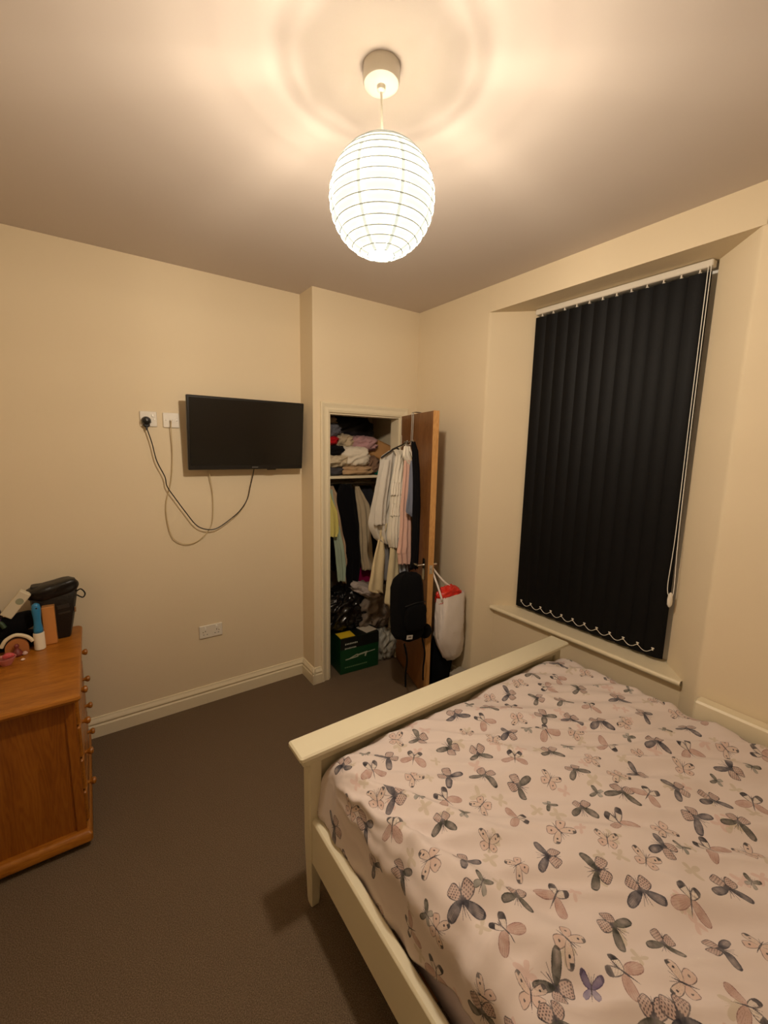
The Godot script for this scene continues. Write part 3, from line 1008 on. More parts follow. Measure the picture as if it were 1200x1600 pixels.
# ---------------------------------------------------------------- dresser
func build_dresser() -> void:
	var b := thing("chest_of_drawers", "orange pine chest of four drawers with round wooden knobs against the wall below the sockets", "chest of drawers", Vector3(-0.37, 0, -2.42))
	var x0 := -0.64
	var xf := -0.125
	var z0 := -2.795
	var z1 := -2.045
	var g := Geo.new()
	g.box(Vector3((x0 + xf) / 2, 0.382, (z0 + z1) / 2), Vector3(xf - x0, 0.635, z1 - z0 - 0.006), 0.002)
	part("carcass", g, M.pine_side, b)
	# corner stile seen from the side
	g = Geo.new()
	g.box(Vector3(xf - 0.012, 0.382, z1 - 0.001), Vector3(0.036, 0.634, 0.012), 0.003)
	part("corner_stile", g, M.pine_side, b)
	g = Geo.new()
	var rings := []
	for q in [[0.698, -0.008], [0.7, 0.0], [0.712, 0.006], [0.722, 0.003], [0.727, -0.006]]:
		var e: float = q[1]
		var ring := PackedVector3Array()
		for p in [[-0.1, -2.0], [-0.107, -1.993], [x0, -1.993], [x0, -2.8], [-0.107, -2.8], [-0.1, -2.793]]:
			ring.append(Vector3(p[0] + (e if p[0] > -0.3 else 0.0), q[0], p[1] + (e if p[1] > -2.3 else 0.0)))
		rings.append(ring)
	g.loft(rings)
	part("top", g, M.pine, b)
	g = Geo.new()
	rings = []
	for q in [[0.03, -0.002], [0.034, 0.0], [0.062, 0.0], [0.075, -0.008], [0.08, -0.02]]:
		var e: float = q[1]
		var ring := PackedVector3Array()
		for p in [[-0.1, -2.022], [-0.107, -2.014], [x0, -2.014], [x0, -2.8], [-0.107, -2.8], [-0.1, -2.79]]:
			ring.append(Vector3(p[0] + (e if p[0] > -0.3 else 0.0), q[0], p[1] + (e if p[1] > -2.3 else 0.0)))
		rings.append(ring)
	g.loft(rings)
	part("plinth", g, M.pine, b)
	for p in [[-0.16, -2.09], [-0.16, -2.74], [-0.58, -2.09], [-0.58, -2.74]]:
		g = Geo.new()
		g.lathe([Vector2(0.026, 0), Vector2(0.032, 0.01), Vector2(0.034, 0.02), Vector2(0.028, 0.031)], 16, Vector3(p[0], 0.0, p[1]))
		part("foot", g, M.pine_side, b)
	for y in [0.62, 0.467, 0.312, 0.157]:
		g = Geo.new()
		g.box(Vector3(xf + 0.008, y, (z0 + z1) / 2), Vector3(0.018, 0.144, z1 - z0 - 0.06), 0.006)
		var dr := part("drawer", g, M.pine, b)
		for z in [-2.205, -2.62]:
			g = Geo.new()
			g.lathe([Vector2(0.008, 0.0), Vector2(0.0075, 0.008), Vector2(0.012, 0.014), Vector2(0.0165, 0.022), Vector2(0.0145, 0.03), Vector2(0.006, 0.034)], 16, Vector3(xf + 0.016, y + 0.02, z), Basis(Vector3.BACK, -PI / 2))
			part("knob", g, M.pine, dr)


# ---------------------------------------------------------------- lamp
func build_lamp() -> void:
	var b := thing("pendant_lamp", "round white paper lantern glowing on a cord from the ceiling", "ceiling lamp", Vector3(LAMP.x, LAMP.y - 0.15, LAMP.z))
	var top := Vector3(0.728, ROOM_TOP, -1.088)
	var g := Geo.new()
	g.lathe([Vector2(0.05, 0.0), Vector2(0.05, -0.035), Vector2(0.047, -0.042), Vector2(0.012, -0.046), Vector2(0.011, -0.056), Vector2(0.006, -0.06)], 40, top)
	part("ceiling_rose", g, M.white_plastic, b, "white round ceiling rose")
	g = Geo.new()
	g.tube([top + Vector3(0, -0.05, 0), top.lerp(LAMP, 0.5) + Vector3(0, 0.03, 0), LAMP + Vector3(0, 0.09, 0)], 0.0032, 8)
	part("cord", g, M.white_plastic, b)
	g = Geo.new()
	g.lathe([Vector2(0.006, 0.1), Vector2(0.016, 0.095), Vector2(0.019, 0.07), Vector2(0.022, 0.064), Vector2(0.022, 0.02), Vector2(0.018, 0.018)], 24, LAMP)
	part("lampholder", g, M.white_plastic, b)
	g = Geo.new()
	for k in 5:      # added baffle dimming the bulb's light on the ceiling: concentric rings, narrow gaps
		var r0 := 0.0226 + k * 0.0095
		var r1 := r0 + 0.0087 - k * 0.0006
		g.lathe([Vector2(r0, 0.0205), Vector2(r1, 0.0205), Vector2(r1, 0.0195), Vector2(r0, 0.0195), Vector2(r0, 0.0205)], 64, LAMP, Basis.IDENTITY, false)
	for k in 4:
		g.box(LAMP + Basis(Vector3.UP, PI / 4 + PI / 2 * k) * Vector3(0.046, 0.0215, 0), Vector3(0.05, 0.001, 0.003), 0.0, Basis(Vector3.UP, PI / 4 + PI / 2 * k))
	part("added_light_baffle", g, M.white_plastic, b)
	# pleated paper between the wire hoops
	var paper := mat(c8(200, 200, 192), 0.9)
	paper.emission_enabled = true
	paper.emission = Color(0.95, 1.0, 0.94)
	paper.emission_energy_multiplier = 0.66
	var R := 0.148
	var hoops := 17
	var prof := []
	for i in hoops:
		var a0 := lerpf(0.26, PI - 0.26, float(i) / (hoops - 1))
		var a1 := lerpf(0.26, PI - 0.26, float(i + 1) / (hoops - 1))
		prof.append(Vector2(sin(a0) * R, cos(a0) * R))
		if i < hoops - 1:
			for k in [0.33, 0.67]:
				var a := lerpf(a0, a1, k)
				prof.append(Vector2(sin(a) * (R - 0.0028), cos(a) * (R - 0.0028)))
	g = Geo.new()
	g.limit = 60.0
	g.lathe(prof, 72, LAMP, Basis.IDENTITY, false)
	part("paper_shade", g, paper, b)
	var seam := mat(c8(225, 222, 212), 0.9)
	seam.emission_enabled = true
	seam.emission = Color(0.95, 1.0, 0.94)
	seam.emission_energy_multiplier = 0.6
	for i in hoops:
		var a0 := lerpf(0.26, PI - 0.26, float(i) / (hoops - 1))
		g = Geo.new()
		var path := []
		for k in 49:
			path.append(LAMP + Vector3(sin(a0) * (R + 0.001) * cos(TAU * k / 48), cos(a0) * (R + 0.001), sin(a0) * (R + 0.001) * sin(TAU * k / 48)))
		g.tube(path, 0.0017, 6)
		var wire := mat(c8(170, 168, 160), 0.6)
		wire.emission_enabled = true
		wire.emission = Color(0.95, 1.0, 0.94)
		wire.emission_energy_multiplier = 0.12
		part("wire_hoop", g, wire, b)
	# the overlapping seams of the paper segments
	for k in 8:
		g = Geo.new()
		g.limit = 180.0
		var rows := []
		var a := TAU * (k + 0.3) / 8.0
		for i in 33:
			var th := lerpf(0.27, PI - 0.27, i / 32.0)
			var row := []
			for da in [-1.0, 1.0]:
				var az: float = a + da * 0.005 / (R * maxf(sin(th), 0.1))
				row.append(LAMP + Vector3(sin(th) * cos(az), cos(th), sin(th) * sin(az)) * (R + 0.0004))
			rows.append(row)
		g.sheet(rows, 0.0003)
		part("paper_seam", g, seam, b)


# ---------------------------------------------------------------- television and sockets
func build_television() -> void:
	var bs := Basis(Vector3.RIGHT, deg_to_rad(5.5))
	var c := Vector3(0.858, 1.808, -2.73)
	var b := thing("television", "black flat screen television mounted on the cream wall beside the cupboard", "television", Vector3(0.858, 1.585, -2.75))
	var g := Geo.new()
	g.box(c + bs * Vector3(0, 0, -0.014), Vector3(0.734, 0.442, 0.028), 0.004, bs)
	part("casing", g, M.black_plastic, b)
	g = Geo.new()
	g.box(c + bs * Vector3(0, -0.02, -0.05), Vector3(0.5, 0.3, 0.045), 0.015, bs)
	part("back_housing", g, M.black_plastic, b)
	g = Geo.new()
	g.box(c + bs * Vector3(0, 0.007, 0.0005), Vector3(0.708, 0.402, 0.003), 0.0, bs)
	part("screen", g, M.black_gloss, b, "dark switched-off screen")
	g = Geo.new()
	for k in 7:
		g.box(c + bs * Vector3(0.018 + k * 0.0058, -0.207, 0.001), Vector3(0.0042, 0.0058, 0.0015), 0.0, bs)
	part("brand_lettering", g, mat(c8(120, 118, 114), 0.4), b)
	g = Geo.new()
	g.box(c + bs * Vector3(0.15, -0.2235, -0.012), Vector3(0.06, 0.008, 0.014), 0.002, bs)
	part("infrared_window", g, M.black_gloss, b)
	g = Geo.new()
	g.box(Vector3(0.858, 1.8, -2.84), Vector3(0.24, 0.2, 0.02), 0.003)
	g.box(Vector3(0.858, 1.8, -2.81), Vector3(0.06, 0.14, 0.05), 0.003)
	part("wall_bracket", g, M.black_plastic, b)

	plate("socket_outlet", "double wall socket with a black plug in it beside the television", "socket", Vector3(0.306, 1.884, BACK_Z), 0.0875, true)
	plate("aerial_outlet", "square white aerial wall plate between the plugged socket and the television", "aerial socket", Vector3(0.425, 1.882, BACK_Z), 0.0875, false)
	plate("socket_outlet", "empty double wall socket low on the cream wall above the skirting", "socket", Vector3(0.595, 0.506, BACK_Z), 0.147, true)

	var lead := thing("power_lead", "black power lead with plug looping from the socket to the television", "cable", Vector3(0.291, 1.2, -2.83))
	g = Geo.new()
	g.lathe([Vector2(0.024, 0.0), Vector2(0.025, 0.006), Vector2(0.0245, 0.026), Vector2(0.019, 0.036), Vector2(0.008, 0.04)], 20, Vector3(0.292, 1.872, -2.841), Basis(Vector3.RIGHT, PI / 2))
	g.box(Vector3(0.292, 1.852, -2.826), Vector3(0.034, 0.03, 0.026), 0.006)
	g.tube([Vector3(0.292, 1.842, -2.822), Vector3(0.292, 1.818, -2.815)], 0.007, 10, 0.0045)
	part("plug", g, M.black_plastic, lead)
	g = Geo.new()
	g.tube(smooth_path([V(0.292, 1.83, -2.818), V(0.313, 1.745, -2.815), V(0.332, 1.642, -2.815), V(0.37, 1.547, -2.815), V(0.379, 1.489, -2.815), V(0.423, 1.409, -2.815), V(0.473, 1.326, -2.815), V(0.534, 1.235, -2.815), V(0.599, 1.203, -2.815), V(0.659, 1.208, -2.815), V(0.741, 1.259, -2.815), V(0.806, 1.313, -2.815), V(0.856, 1.385, -2.815), V(0.879, 1.47, -2.815), V(0.901, 1.578, -2.8), V(0.905, 1.65, -2.79)]), 0.0032, 8)
	part("flex", g, M.black_plastic, lead)
	var aer := thing("aerial_lead", "thin beige aerial lead hanging in a loop below the television", "cable", Vector3(0.42, 1.12, -2.835))
	g = Geo.new()
	g.tube([Vector3(0.423, 1.881, -2.838), Vector3(0.423, 1.88, -2.815)], 0.0055, 12)
	part("aerial_plug", g, M.chrome, aer)
	g = Geo.new()
	g.tube(smooth_path([V(0.423, 1.88, -2.818), V(0.42, 1.832, -2.825), V(0.421, 1.68, -2.835), V(0.406, 1.525, -2.835), V(0.372, 1.39, -2.835), V(0.371, 1.281, -2.835), V(0.396, 1.169, -2.835), V(0.457, 1.121, -2.835), V(0.533, 1.128, -2.835), V(0.603, 1.188, -2.835), V(0.634, 1.259, -2.835), V(0.642, 1.416, -2.835), V(0.625, 1.561, -2.82), V(0.619, 1.65, -2.8)]), 0.0028, 8)
	part("coax", g, mat(c8(196, 176, 136), 0.5), aer)

func V(x: float, y: float, z: float) -> Vector3:
	return Vector3(x, y, z)

func plate(called: String, label: String, cat: String, at: Vector3, w: float, mains: bool) -> void:
	var b := thing(called, label, cat, at + Vector3(0, -0.043, 0))
	var g := Geo.new()
	g.box(at + Vector3(0, 0, 0.005), Vector3(w, 0.0875, 0.01), 0.003)
	part("face_plate", g, M.white_plastic, b)
	if mains:
		var gangs := [0.0] if w < 0.1 else [-0.036, 0.036]
		for x in gangs:
			g = Geo.new()
			g.box(at + Vector3(x + (0.022 if w < 0.1 else 0.0), 0.026 if w > 0.1 else 0.02, 0.0115), Vector3(0.011, 0.018, 0.006), 0.002)
			part("rocker_switch", g, M.white, b)
			for q in [[0.0, 0.004, 0.004, 0.008], [-0.011, -0.019, 0.0065, 0.004], [0.011, -0.019, 0.0065, 0.004]]:
				g = Geo.new()
				g.box(at + Vector3(x + q[0], q[1], 0.0095), Vector3(q[2], q[3], 0.0018))
				part("pin_slot", g, M.dark_hole, b)
	for x in [-0.03, 0.03]:
		g = Geo.new()
		g.lathe([Vector2(0.0032, 0.0), Vector2(0.0032, 0.0012), Vector2(0.002, 0.0018)], 12, at + Vector3(x * w / 0.0875, 0, 0.0098), Basis(Vector3.RIGHT, PI / 2))
		part("screw", g, M.chrome, b)


# ---------------------------------------------------------------- clothes in the cupboard
func build_cupboard_contents() -> void:
	var on_shelf := "folded things on the cupboard shelf"
	var y0 := 1.526
	# [name, label, category, colour, centre, size, exponent, noise, layers, turn]
	for s in [
		["folded_jumper", "dark grey folded jumper at the bottom left of the pile on the cupboard shelf", "jumper", c8(72, 70, 74), V(1.50, y0 + 0.034, -2.95), V(0.24, 0.068, 0.24), 4.0, 0.12, 2.0, 4.0],
		["folded_cardigan", "tan and beige folded cardigan lying at the front of the shelf under the pillowcase", "cardigan", c8(176, 146, 112), V(1.74, y0 + 0.036, -2.93), V(0.27, 0.07, 0.24), 4.0, 0.16, 2.0, -6.0],
		["folded_blouse", "cream patterned blouse crumpled on top of the dark grey jumper", "blouse", c8(204, 188, 160), V(1.53, y0 + 0.11, -2.94), V(0.25, 0.09, 0.23), 3.0, 0.3, 3.0, 10.0],
		["folded_cloth", "black folded cloth between the cream blouse and the red cloth on the shelf", "cloth", c8(17, 16, 19), V(1.52, y0 + 0.19, -2.95), V(0.22, 0.075, 0.22), 3.5, 0.2, 2.0, -4.0],
		["folded_cloth", "bright red folded cloth on the left of the cupboard shelf", "cloth", c8(172, 22, 30), V(1.49, y0 + 0.262, -2.94), V(0.15, 0.07, 0.2), 3.2, 0.2, 2.0, 6.0],
		["folded_shirt", "pale beige shirt pushed in beside the red cloth", "shirt", c8(186, 168, 140), V(1.645, y0 + 0.262, -2.99), V(0.15, 0.1, 0.2), 2.6, 0.3, 2.0, 20.0],
		["folded_jeans", "faded grey blue garment at the top left of the shelf above the red cloth", "jeans", c8(98, 98, 106), V(1.5, y0 + 0.345, -2.96), V(0.17, 0.1, 0.22), 3.0, 0.25, 2.0, 5.0],
		["folded_scarf", "small beige scarf lying on the grey blue garment at the top left of the shelf", "scarf", c8(138, 118, 98), V(1.5, y0 + 0.42, -2.96), V(0.14, 0.06, 0.18), 2.6, 0.3, 1.0, 5.0],
		["pillowcase", "folded white pillowcase at the front of the cupboard shelf", "pillowcase", c8(218, 208, 190), V(1.725, y0 + 0.145, -2.91), V(0.225, 0.15, 0.2), 3.6, 0.14, 3.0, -12.0],
		["folded_shawl", "dusty pink shawl folded on top of the white pillowcase", "shawl", c8(176, 138, 140), V(1.835, y0 + 0.245, -2.96), V(0.2, 0.11, 0.22), 3.0, 0.24, 2.0, -14.0],
		["folded_shirt", "brown striped shirt bundle squeezed between the pillowcase and the tan bag", "shirt", c8(120, 94, 76), V(1.88, y0 + 0.075, -2.93), V(0.12, 0.13, 0.2), 2.6, 0.35, 3.0, 0.0],
		["folded_cloth", "teal cloth corner at the right edge of the shelf", "cloth", c8(16, 104, 92), V(1.925, y0 + 0.018, -2.83), V(0.08, 0.036, 0.06), 2.6, 0.2, 0.0, 0.0],
	]:
		var g := soft(s[4], s[5], s[6], s[7] * 1.9, 1.7, s[0].hash() % 97, yaw(s[9]), s[8], true)
		solo(s[0], g, cloth(s[3]), s[1], s[2], on_shelf)
	var g := Geo.new()
	var tb := Basis(Vector3.BACK, deg_to_rad(-24.0)) * yaw(-14.0)
	g.box(V(2.005, y0 + 0.185, -2.985), V(0.2, 0.15, 0.2), 0.014, tb)
	solo("tan_bag", g, mat(c8(172, 126, 74), 0.6), "tan brown paper bag leaning at the right end of the cupboard shelf", "bag", on_shelf)
	g = soft(V(1.78, y0 + 0.33, -3.13), V(0.46, 0.3, 0.24), 2.8, 0.25, 1.2, 51, Basis.IDENTITY, 0.0, true)
	var sheen := mat(c8(20, 21, 26), 0.42)
	solo("holdall", g, sheen, "large black holdall at the back of the cupboard shelf behind the folded clothes", "bag", on_shelf)

	var hung := "clothes on the cupboard rail"
	for s in [
		["trousers", "black trousers hanging at the far left of the cupboard rail", "trousers", c8(15, 14, 17), [[1.414, 1.40, 1.5], [1.2, 1.4, 1.55], [0.85, 1.42, 1.58], [0.5, 1.44, 1.59]], -3.0, 0.03, 3.0, 0.01],
		["yellow_blouse", "pale yellow top hanging at the left end of the cupboard rail", "top", c8(206, 194, 112), [[1.40, 1.42, 1.46], [1.341, 1.412, 1.477], [1.258, 1.405, 1.515], [1.11, 1.405, 1.526], [1.071, 1.415, 1.515]], -2.775, 0.018, 4.0, 0.008],
		["mint_dress", "pale mint green dress hanging beside the yellow top", "dress", c8(160, 176, 156), [[1.423, 1.471, 1.498], [1.301, 1.482, 1.52], [1.099, 1.504, 1.565], [0.839, 1.532, 1.618], [0.692, 1.544, 1.613]], -2.82, 0.02, 4.0, 0.01],
		["beige_cardigan", "long beige cardigan hanging between the mint dress and the black coat", "cardigan", c8(178, 152, 124), [[1.444, 1.509, 1.536], [1.369, 1.514, 1.575], [1.243, 1.536, 1.61], [1.088, 1.559, 1.634], [0.824, 1.595, 1.659], [0.651, 1.619, 1.666]], -2.87, 0.022, 4.0, 0.01],
		["black_coat", "long black coat hanging in the middle of the cupboard rail", "coat", c8(12, 11, 14), [[1.455, 1.59, 1.69], [1.40, 1.565, 1.72], [1.289, 1.564, 1.738], [1.08, 1.611, 1.771], [0.814, 1.642, 1.787], [0.573, 1.643, 1.759]], -2.86, 0.04, 4.0, 0.012],
		["cream_jacket", "cream knitted jacket hanging to the right of the black coat", "jacket", c8(176, 160, 134), [[1.433, 1.731, 1.767], [1.355, 1.732, 1.816], [1.275, 1.744, 1.867], [1.169, 1.758, 1.881], [0.898, 1.773, 1.899], [0.73, 1.8, 1.922]], -2.87, 0.035, 5.0, 0.016],
		["grey_coat", "dark grey coat hanging behind the cream jacket", "coat", c8(46, 45, 50), [[1.42, 1.847, 1.975], [1.3, 1.84, 2.03], [1.087, 1.86, 2.06], [0.685, 1.87, 2.085]], -3.02, 0.04, 4.0, 0.014],
		["brown_coat", "dark coat hanging at the back of the rail behind the black coat", "coat", c8(26, 23, 25), [[1.43, 1.60, 1.85], [1.2, 1.56, 1.9], [0.7, 1.55, 1.92]], -3.13, 0.04, 6.0, 0.014],
	]:
		var rows: Array = s[4]
		var t := thing(s[0], s[1], s[2], V((rows[0][1] + rows[0][2]) / 2, rows[-1][0], s[5]), hung)
		part("fabric", garment(rows, s[5], s[6], s[7], s[8], s[0].hash() % 61), cloth(s[3]), t)
		var c := V((rows[0][1] + rows[0][2]) / 2, rows[0][0] - 0.012, s[5])
		g = Geo.new()
		g.tube(smooth_path([c, V(c.x, rows[0][0] + 0.01, c.z), V(c.x, 1.44, lerpf(c.z, -2.93, 0.7)), V(c.x, 1.474, -2.95), V(c.x, 1.45, -2.968)]), 0.0022, 6)
		part("hanger_hook", g, M.steel_wire, t)

	# floor of the cupboard
	var gb := thing("green_box", "dark green cardboard box with a yellow sticker on the cupboard floor", "box", V(1.64, 0, -2.73))
	var bs := yaw(-4.6)
	var c := V(1.652, 0.146, -2.735)
	g = Geo.new()
	g.box(c, V(0.335, 0.29, 0.21), 0.003, bs)
	part("carton", g, mat(c8(10, 62, 32), 0.42), gb)
	g = Geo.new()
	g.box(c + bs * V(0, 0.1, 0.1055), V(0.334, 0.088, 0.0012), 0.0, bs)
	g.box(c + bs * V(0, 0.146, 0.0), V(0.334, 0.001, 0.209), 0.0, bs)
	part("black_band", g, mat(c8(14, 20, 17), 0.42), gb, "near black printed band along the top")
	g = Geo.new()
	g.box(c + bs * V(-0.1, 0.1475, 0.045), V(0.125, 0.0015, 0.1), 0.0, bs)
	part("sticker", g, mat(c8(214, 182, 34), 0.6), gb, "yellow sticker")
	g = Geo.new()
	for q in [[-0.125, 0.098, 0.11, 0.013], [-0.127, 0.062, 0.1, 0.012]]:
		var nk := 8
		for k in nk:
			g.box(c + bs * V(q[0] + q[2] * k / nk, q[1] + 0.0, 0.1068), V(q[2] / nk * 0.62, q[3] * (0.8 if k % 3 else 1.0), 0.0008), 0.0, bs)
	part("printed_lettering", g, mat(c8(196, 200, 186), 0.5), gb)
	g = Geo.new()
	g.box(c + bs * V(-0.07, -0.026, 0.1062), V(0.11, 0.008, 0.001), 0.0, bs * Basis(Vector3.BACK, 0.06))
	g.box(c + bs * V(-0.055, -0.014, 0.1062), V(0.07, 0.007, 0.001), 0.0, bs * Basis(Vector3.BACK, 0.3))
	g.box(c + bs * V(0.02, -0.008, 0.1062), V(0.09, 0.012, 0.001), 0.0, bs * Basis(Vector3.BACK, 0.1))
	g.box(c + bs * V(0.05, -0.022, 0.1062), V(0.012, 0.03, 0.001), 0.0, bs * Basis(Vector3.BACK, -0.25))
	g.box(c + bs * V(0.1, -0.004, 0.1062), V(0.07, 0.005, 0.001), 0.0, bs * Basis(Vector3.BACK, 0.08))
	part("printed_tool", g, mat(c8(170, 176, 156), 0.5), gb)
	g = Geo.new()
	for k in 12:
		g.box(c + bs * V(-0.125 + k * 0.0165, -0.094, 0.1062), V(0.012, 0.009, 0.001), 0.0, bs)
	part("printed_line", g, mat(c8(96, 128, 92), 0.5), gb)
	g = Geo.new()
	g.box(c + bs * V(0.1, 0.1485, 0.02), V(0.11, 0.003, 0.13), 0.001, bs * yaw(14.0))
	solo("paper_sheet", g, mat(c8(190, 180, 164), 0.8), "white paper lying on the green box beside the bin bag", "paper")

	var plastic := mat(c8(13, 12, 13), 0.24)
	plastic.metallic_specular = 0.6
	var bb := thing("bin_bag", "shiny black plastic bin bag standing on the green box", "bag", V(1.6, 0.295, -2.86))
	part("sack", soft(V(1.6, 0.435, -2.85), V(0.36, 0.29, 0.24), 2.4, 0.4, 1.2, 12, Basis.IDENTITY, 0.0, true, 64), plastic, bb)
	g = Geo.new()
	g.limit = 180.0
	g.tube(smooth_path([V(1.57, 0.55, -2.85), V(1.56, 0.59, -2.84), V(1.55, 0.63, -2.83)]), 0.03, 12, 0.05)
	part("gathered_neck", g, plastic, bb)

	solo("jumper_heap", soft(V(1.88, 0.42, -2.87), V(0.34, 0.36, 0.3), 2.3, 0.55, 1.1, 33, Basis.IDENTITY, 5.0, true, 64), cloth(c8(126, 114, 102)), "heap of crumpled grey jumpers beside the black bin bag", "clothes")
	solo("light_jumper", soft(V(1.79, 0.585, -2.8), V(0.24, 0.09, 0.2), 2.3, 0.4, 1.2, 35, Basis(Vector3.BACK, -0.45), 3.0, true, 48), cloth(c8(168, 156, 150)), "light grey top lying on the heap of grey jumpers", "top")
	solo("magenta_blanket", soft(V(1.95, 0.58, -3.05), V(0.34, 0.36, 0.26), 2.6, 0.3, 1.0, 37, Basis.IDENTITY, 3.0, true, 48), cloth(c8(128, 14, 62)), "folded magenta blanket behind the cream trousers at the back of the cupboard", "blanket")
	var clear := mat(c8(150, 148, 138), 0.3)
	solo("plastic_bundle", soft(V(1.93, 0.115, -2.74), V(0.2, 0.23, 0.2), 2.8, 0.45, 1.6, 39, Basis.IDENTITY, 0.0, true, 48), clear, "grey patterned bundle in thin plastic on the floor right of the green box", "bundle")
	g = Geo.new()
	g.box(V(2.06, 0.15, -2.83), V(0.15, 0.3, 0.2), 0.006)
	solo("storage_carton", g, mat(c8(128, 104, 76), 0.8), "plain brown carton on the cupboard floor under the grey jumpers", "box")


# ---------------------------------------------------------------- things hung on the open door
func build_door_things() -> void:
	var hung := "clothes hung on the open cupboard door"
	var hk := thing("over_door_hook", "bent wire hook hung over the top of the open cupboard door", "hook", V(1.90, 1.75, -2.4))
	var g := Geo.new()
	var f := V(1.903, 0, -2.374)
	for dx in [V(-0.004, 0, 0.013), V(0.004, 0, -0.013)]:
		g.tube(smooth_path([f + dx + V(0.055, 1.96, 0.018), f + dx + V(0.056, 1.99, 0.018), f + dx + V(0.0, 1.992, 0.0), f + dx + V(-0.003, 1.95, 0), f + dx + V(-0.006, 1.83, 0), f + dx + V(-0.01, 1.775, 0), f + dx + V(-0.04, 1.765, -0.012), f + dx + V(-0.055, 1.79, -0.016)]), 0.003, 8)
	part("bent_wire", g, M.steel_wire, hk)
	var top := V(1.865, 1.775, -2.39)
	for s in [
		["grey_tee", "grey tee shirt hanging behind the cream trousers on the cupboard door", "tee shirt", c8(134, 132, 134), [[1.3, 1.70, 1.80], [1.125, 1.739, 1.845], [0.925, 1.767, 1.85], [0.749, 1.789, 1.825]], -2.52, 0.02, 3.0, 0.01, 0.0],
		["white_shirt", "greyish white shirt hanging nearest the cupboard opening on the open door", "shirt", c8(198, 192, 182), [[1.724, 1.782, 1.828], [1.678, 1.716, 1.87], [1.605, 1.701, 1.861], [1.453, 1.671, 1.83], [1.281, 1.636, 1.812], [1.188, 1.621, 1.808], [1.091, 1.667, 1.788], [1.05, 1.713, 1.771]], -2.48, 0.035, 6.0, 0.016, 0.1],
		["cream_trousers", "long cream trousers hanging below the white shirt", "trousers", c8(204, 188, 152), [[1.2, 1.70, 1.76], [1.097, 1.682, 1.733], [0.954, 1.645, 1.748], [0.812, 1.615, 1.74], [0.716, 1.6, 1.736], [0.687, 1.656, 1.731]], -2.46, 0.025, 3.0, 0.01, 0.0],
		["frilled_blouse", "white frilled blouse hanging between the greyish shirt and the pink dress", "blouse", c8(226, 218, 202), [[1.73, 1.778, 1.869], [1.69, 1.80, 1.91], [1.607, 1.787, 1.90], [1.47, 1.763, 1.878], [1.284, 1.751, 1.861], [1.095, 1.739, 1.855], [1.022, 1.763, 1.834]], -2.42, 0.022, 9.0, 0.014, 0.1],
		["cream_trousers", "narrow cream trousers hanging below the frilled blouse beside the backpack", "trousers", c8(208, 194, 158), [[1.2, 1.78, 1.84], [1.066, 1.771, 1.847], [0.895, 1.758, 1.859], [0.7, 1.739, 1.828], [0.603, 1.73, 1.807], [0.571, 1.766, 1.796]], -2.425, 0.022, 3.0, 0.008, 0.0],
		["pale_blouse", "pale blue top showing under the hem of the pink dress", "top", c8(158, 166, 180), [[1.1, 1.80, 1.88], [1.0, 1.808, 1.89], [0.841, 1.819, 1.90], [0.801, 1.832, 1.895]], -2.38, 0.015, 4.0, 0.006, 0.0],
		["pink_dress", "pale pink dress hanging on the open cupboard door", "dress", c8(216, 176, 160), [[1.7, 1.82, 1.86], [1.665, 1.81, 1.873], [1.567, 1.802, 1.871], [1.385, 1.791, 1.878], [1.199, 1.785, 1.88], [1.059, 1.772, 1.88], [1.003, 1.763, 1.88], [0.991, 1.77, 1.88], [0.913, 1.778, 1.885]], -2.34, 0.022, 5.0, 0.01, 0.0],
		["blue_shirt", "grey blue short sleeved shirt hanging in front of the pink dress", "shirt", c8(126, 130, 146), [[1.66, 1.815, 1.84], [1.632, 1.81, 1.846], [1.548, 1.805, 1.858], [1.437, 1.797, 1.87], [1.324, 1.784, 1.885], [1.3, 1.79, 1.89], [1.272, 1.83, 1.865]], -2.275, 0.016, 3.0, 0.006, 0.0],
		["black_jacket", "black jacket hanging flat against the open cupboard door", "jacket", c8(13, 12, 15), [[1.788, 1.76, 1.79], [1.725, 1.768, 1.818], [1.488, 1.785, 1.842], [1.311, 1.79, 1.85], [1.085, 1.79, 1.85], [0.912, 1.785, 1.845]], -2.205, 0.02, 3.0, 0.006, 0.0],
	]:
		var rows: Array = s[4]
		var t := thing(numbered_base(s[0]), s[1], s[2], V((rows[0][1] + rows[0][2]) / 2, rows[-1][0], s[5]), hung)
		part("fabric", garment(rows, s[5], s[6], s[7], s[8], s[1].hash() % 61, s[9]), cloth(s[3]), t)
		var c := V((rows[0][1] + rows[0][2]) / 2, rows[0][0] - 0.012, s[5])
		g = Geo.new()
		g.tube(smooth_path([c, c + V(0, 0.02, 0), c.lerp(top, 0.7) + V(0, 0.01, 0), top + V(0, 0.012, 0), top + V(0.012, -0.006, 0)]), 0.0026 if s[0] != "white_shirt" else 0.005, 6)
		part("hanger_hook", g, M.steel_wire if s[0] != "white_shirt" else M.black_plastic, t)
		if s[0] == "white_shirt":
			g = Geo.new()
			g.tube(smooth_path([V(1.70, 1.672, -2.47), V(1.76, 1.715, -2.45), V(1.815, 1.742, -2.44), V(1.85, 1.70, -2.43), V(1.865, 1.62, -2.425)]), 0.006, 8)
			part("hanger", g, M.black_plastic, t, "black plastic hanger")
			part("sleeve", garment([[1.66, 1.70, 1.76], [1.5, 1.66, 1.74], [1.3, 1.63, 1.715], [1.2, 1.625, 1.71]], -2.425, 0.022, 3.0, 0.01, 5), cloth(s[3]), t)
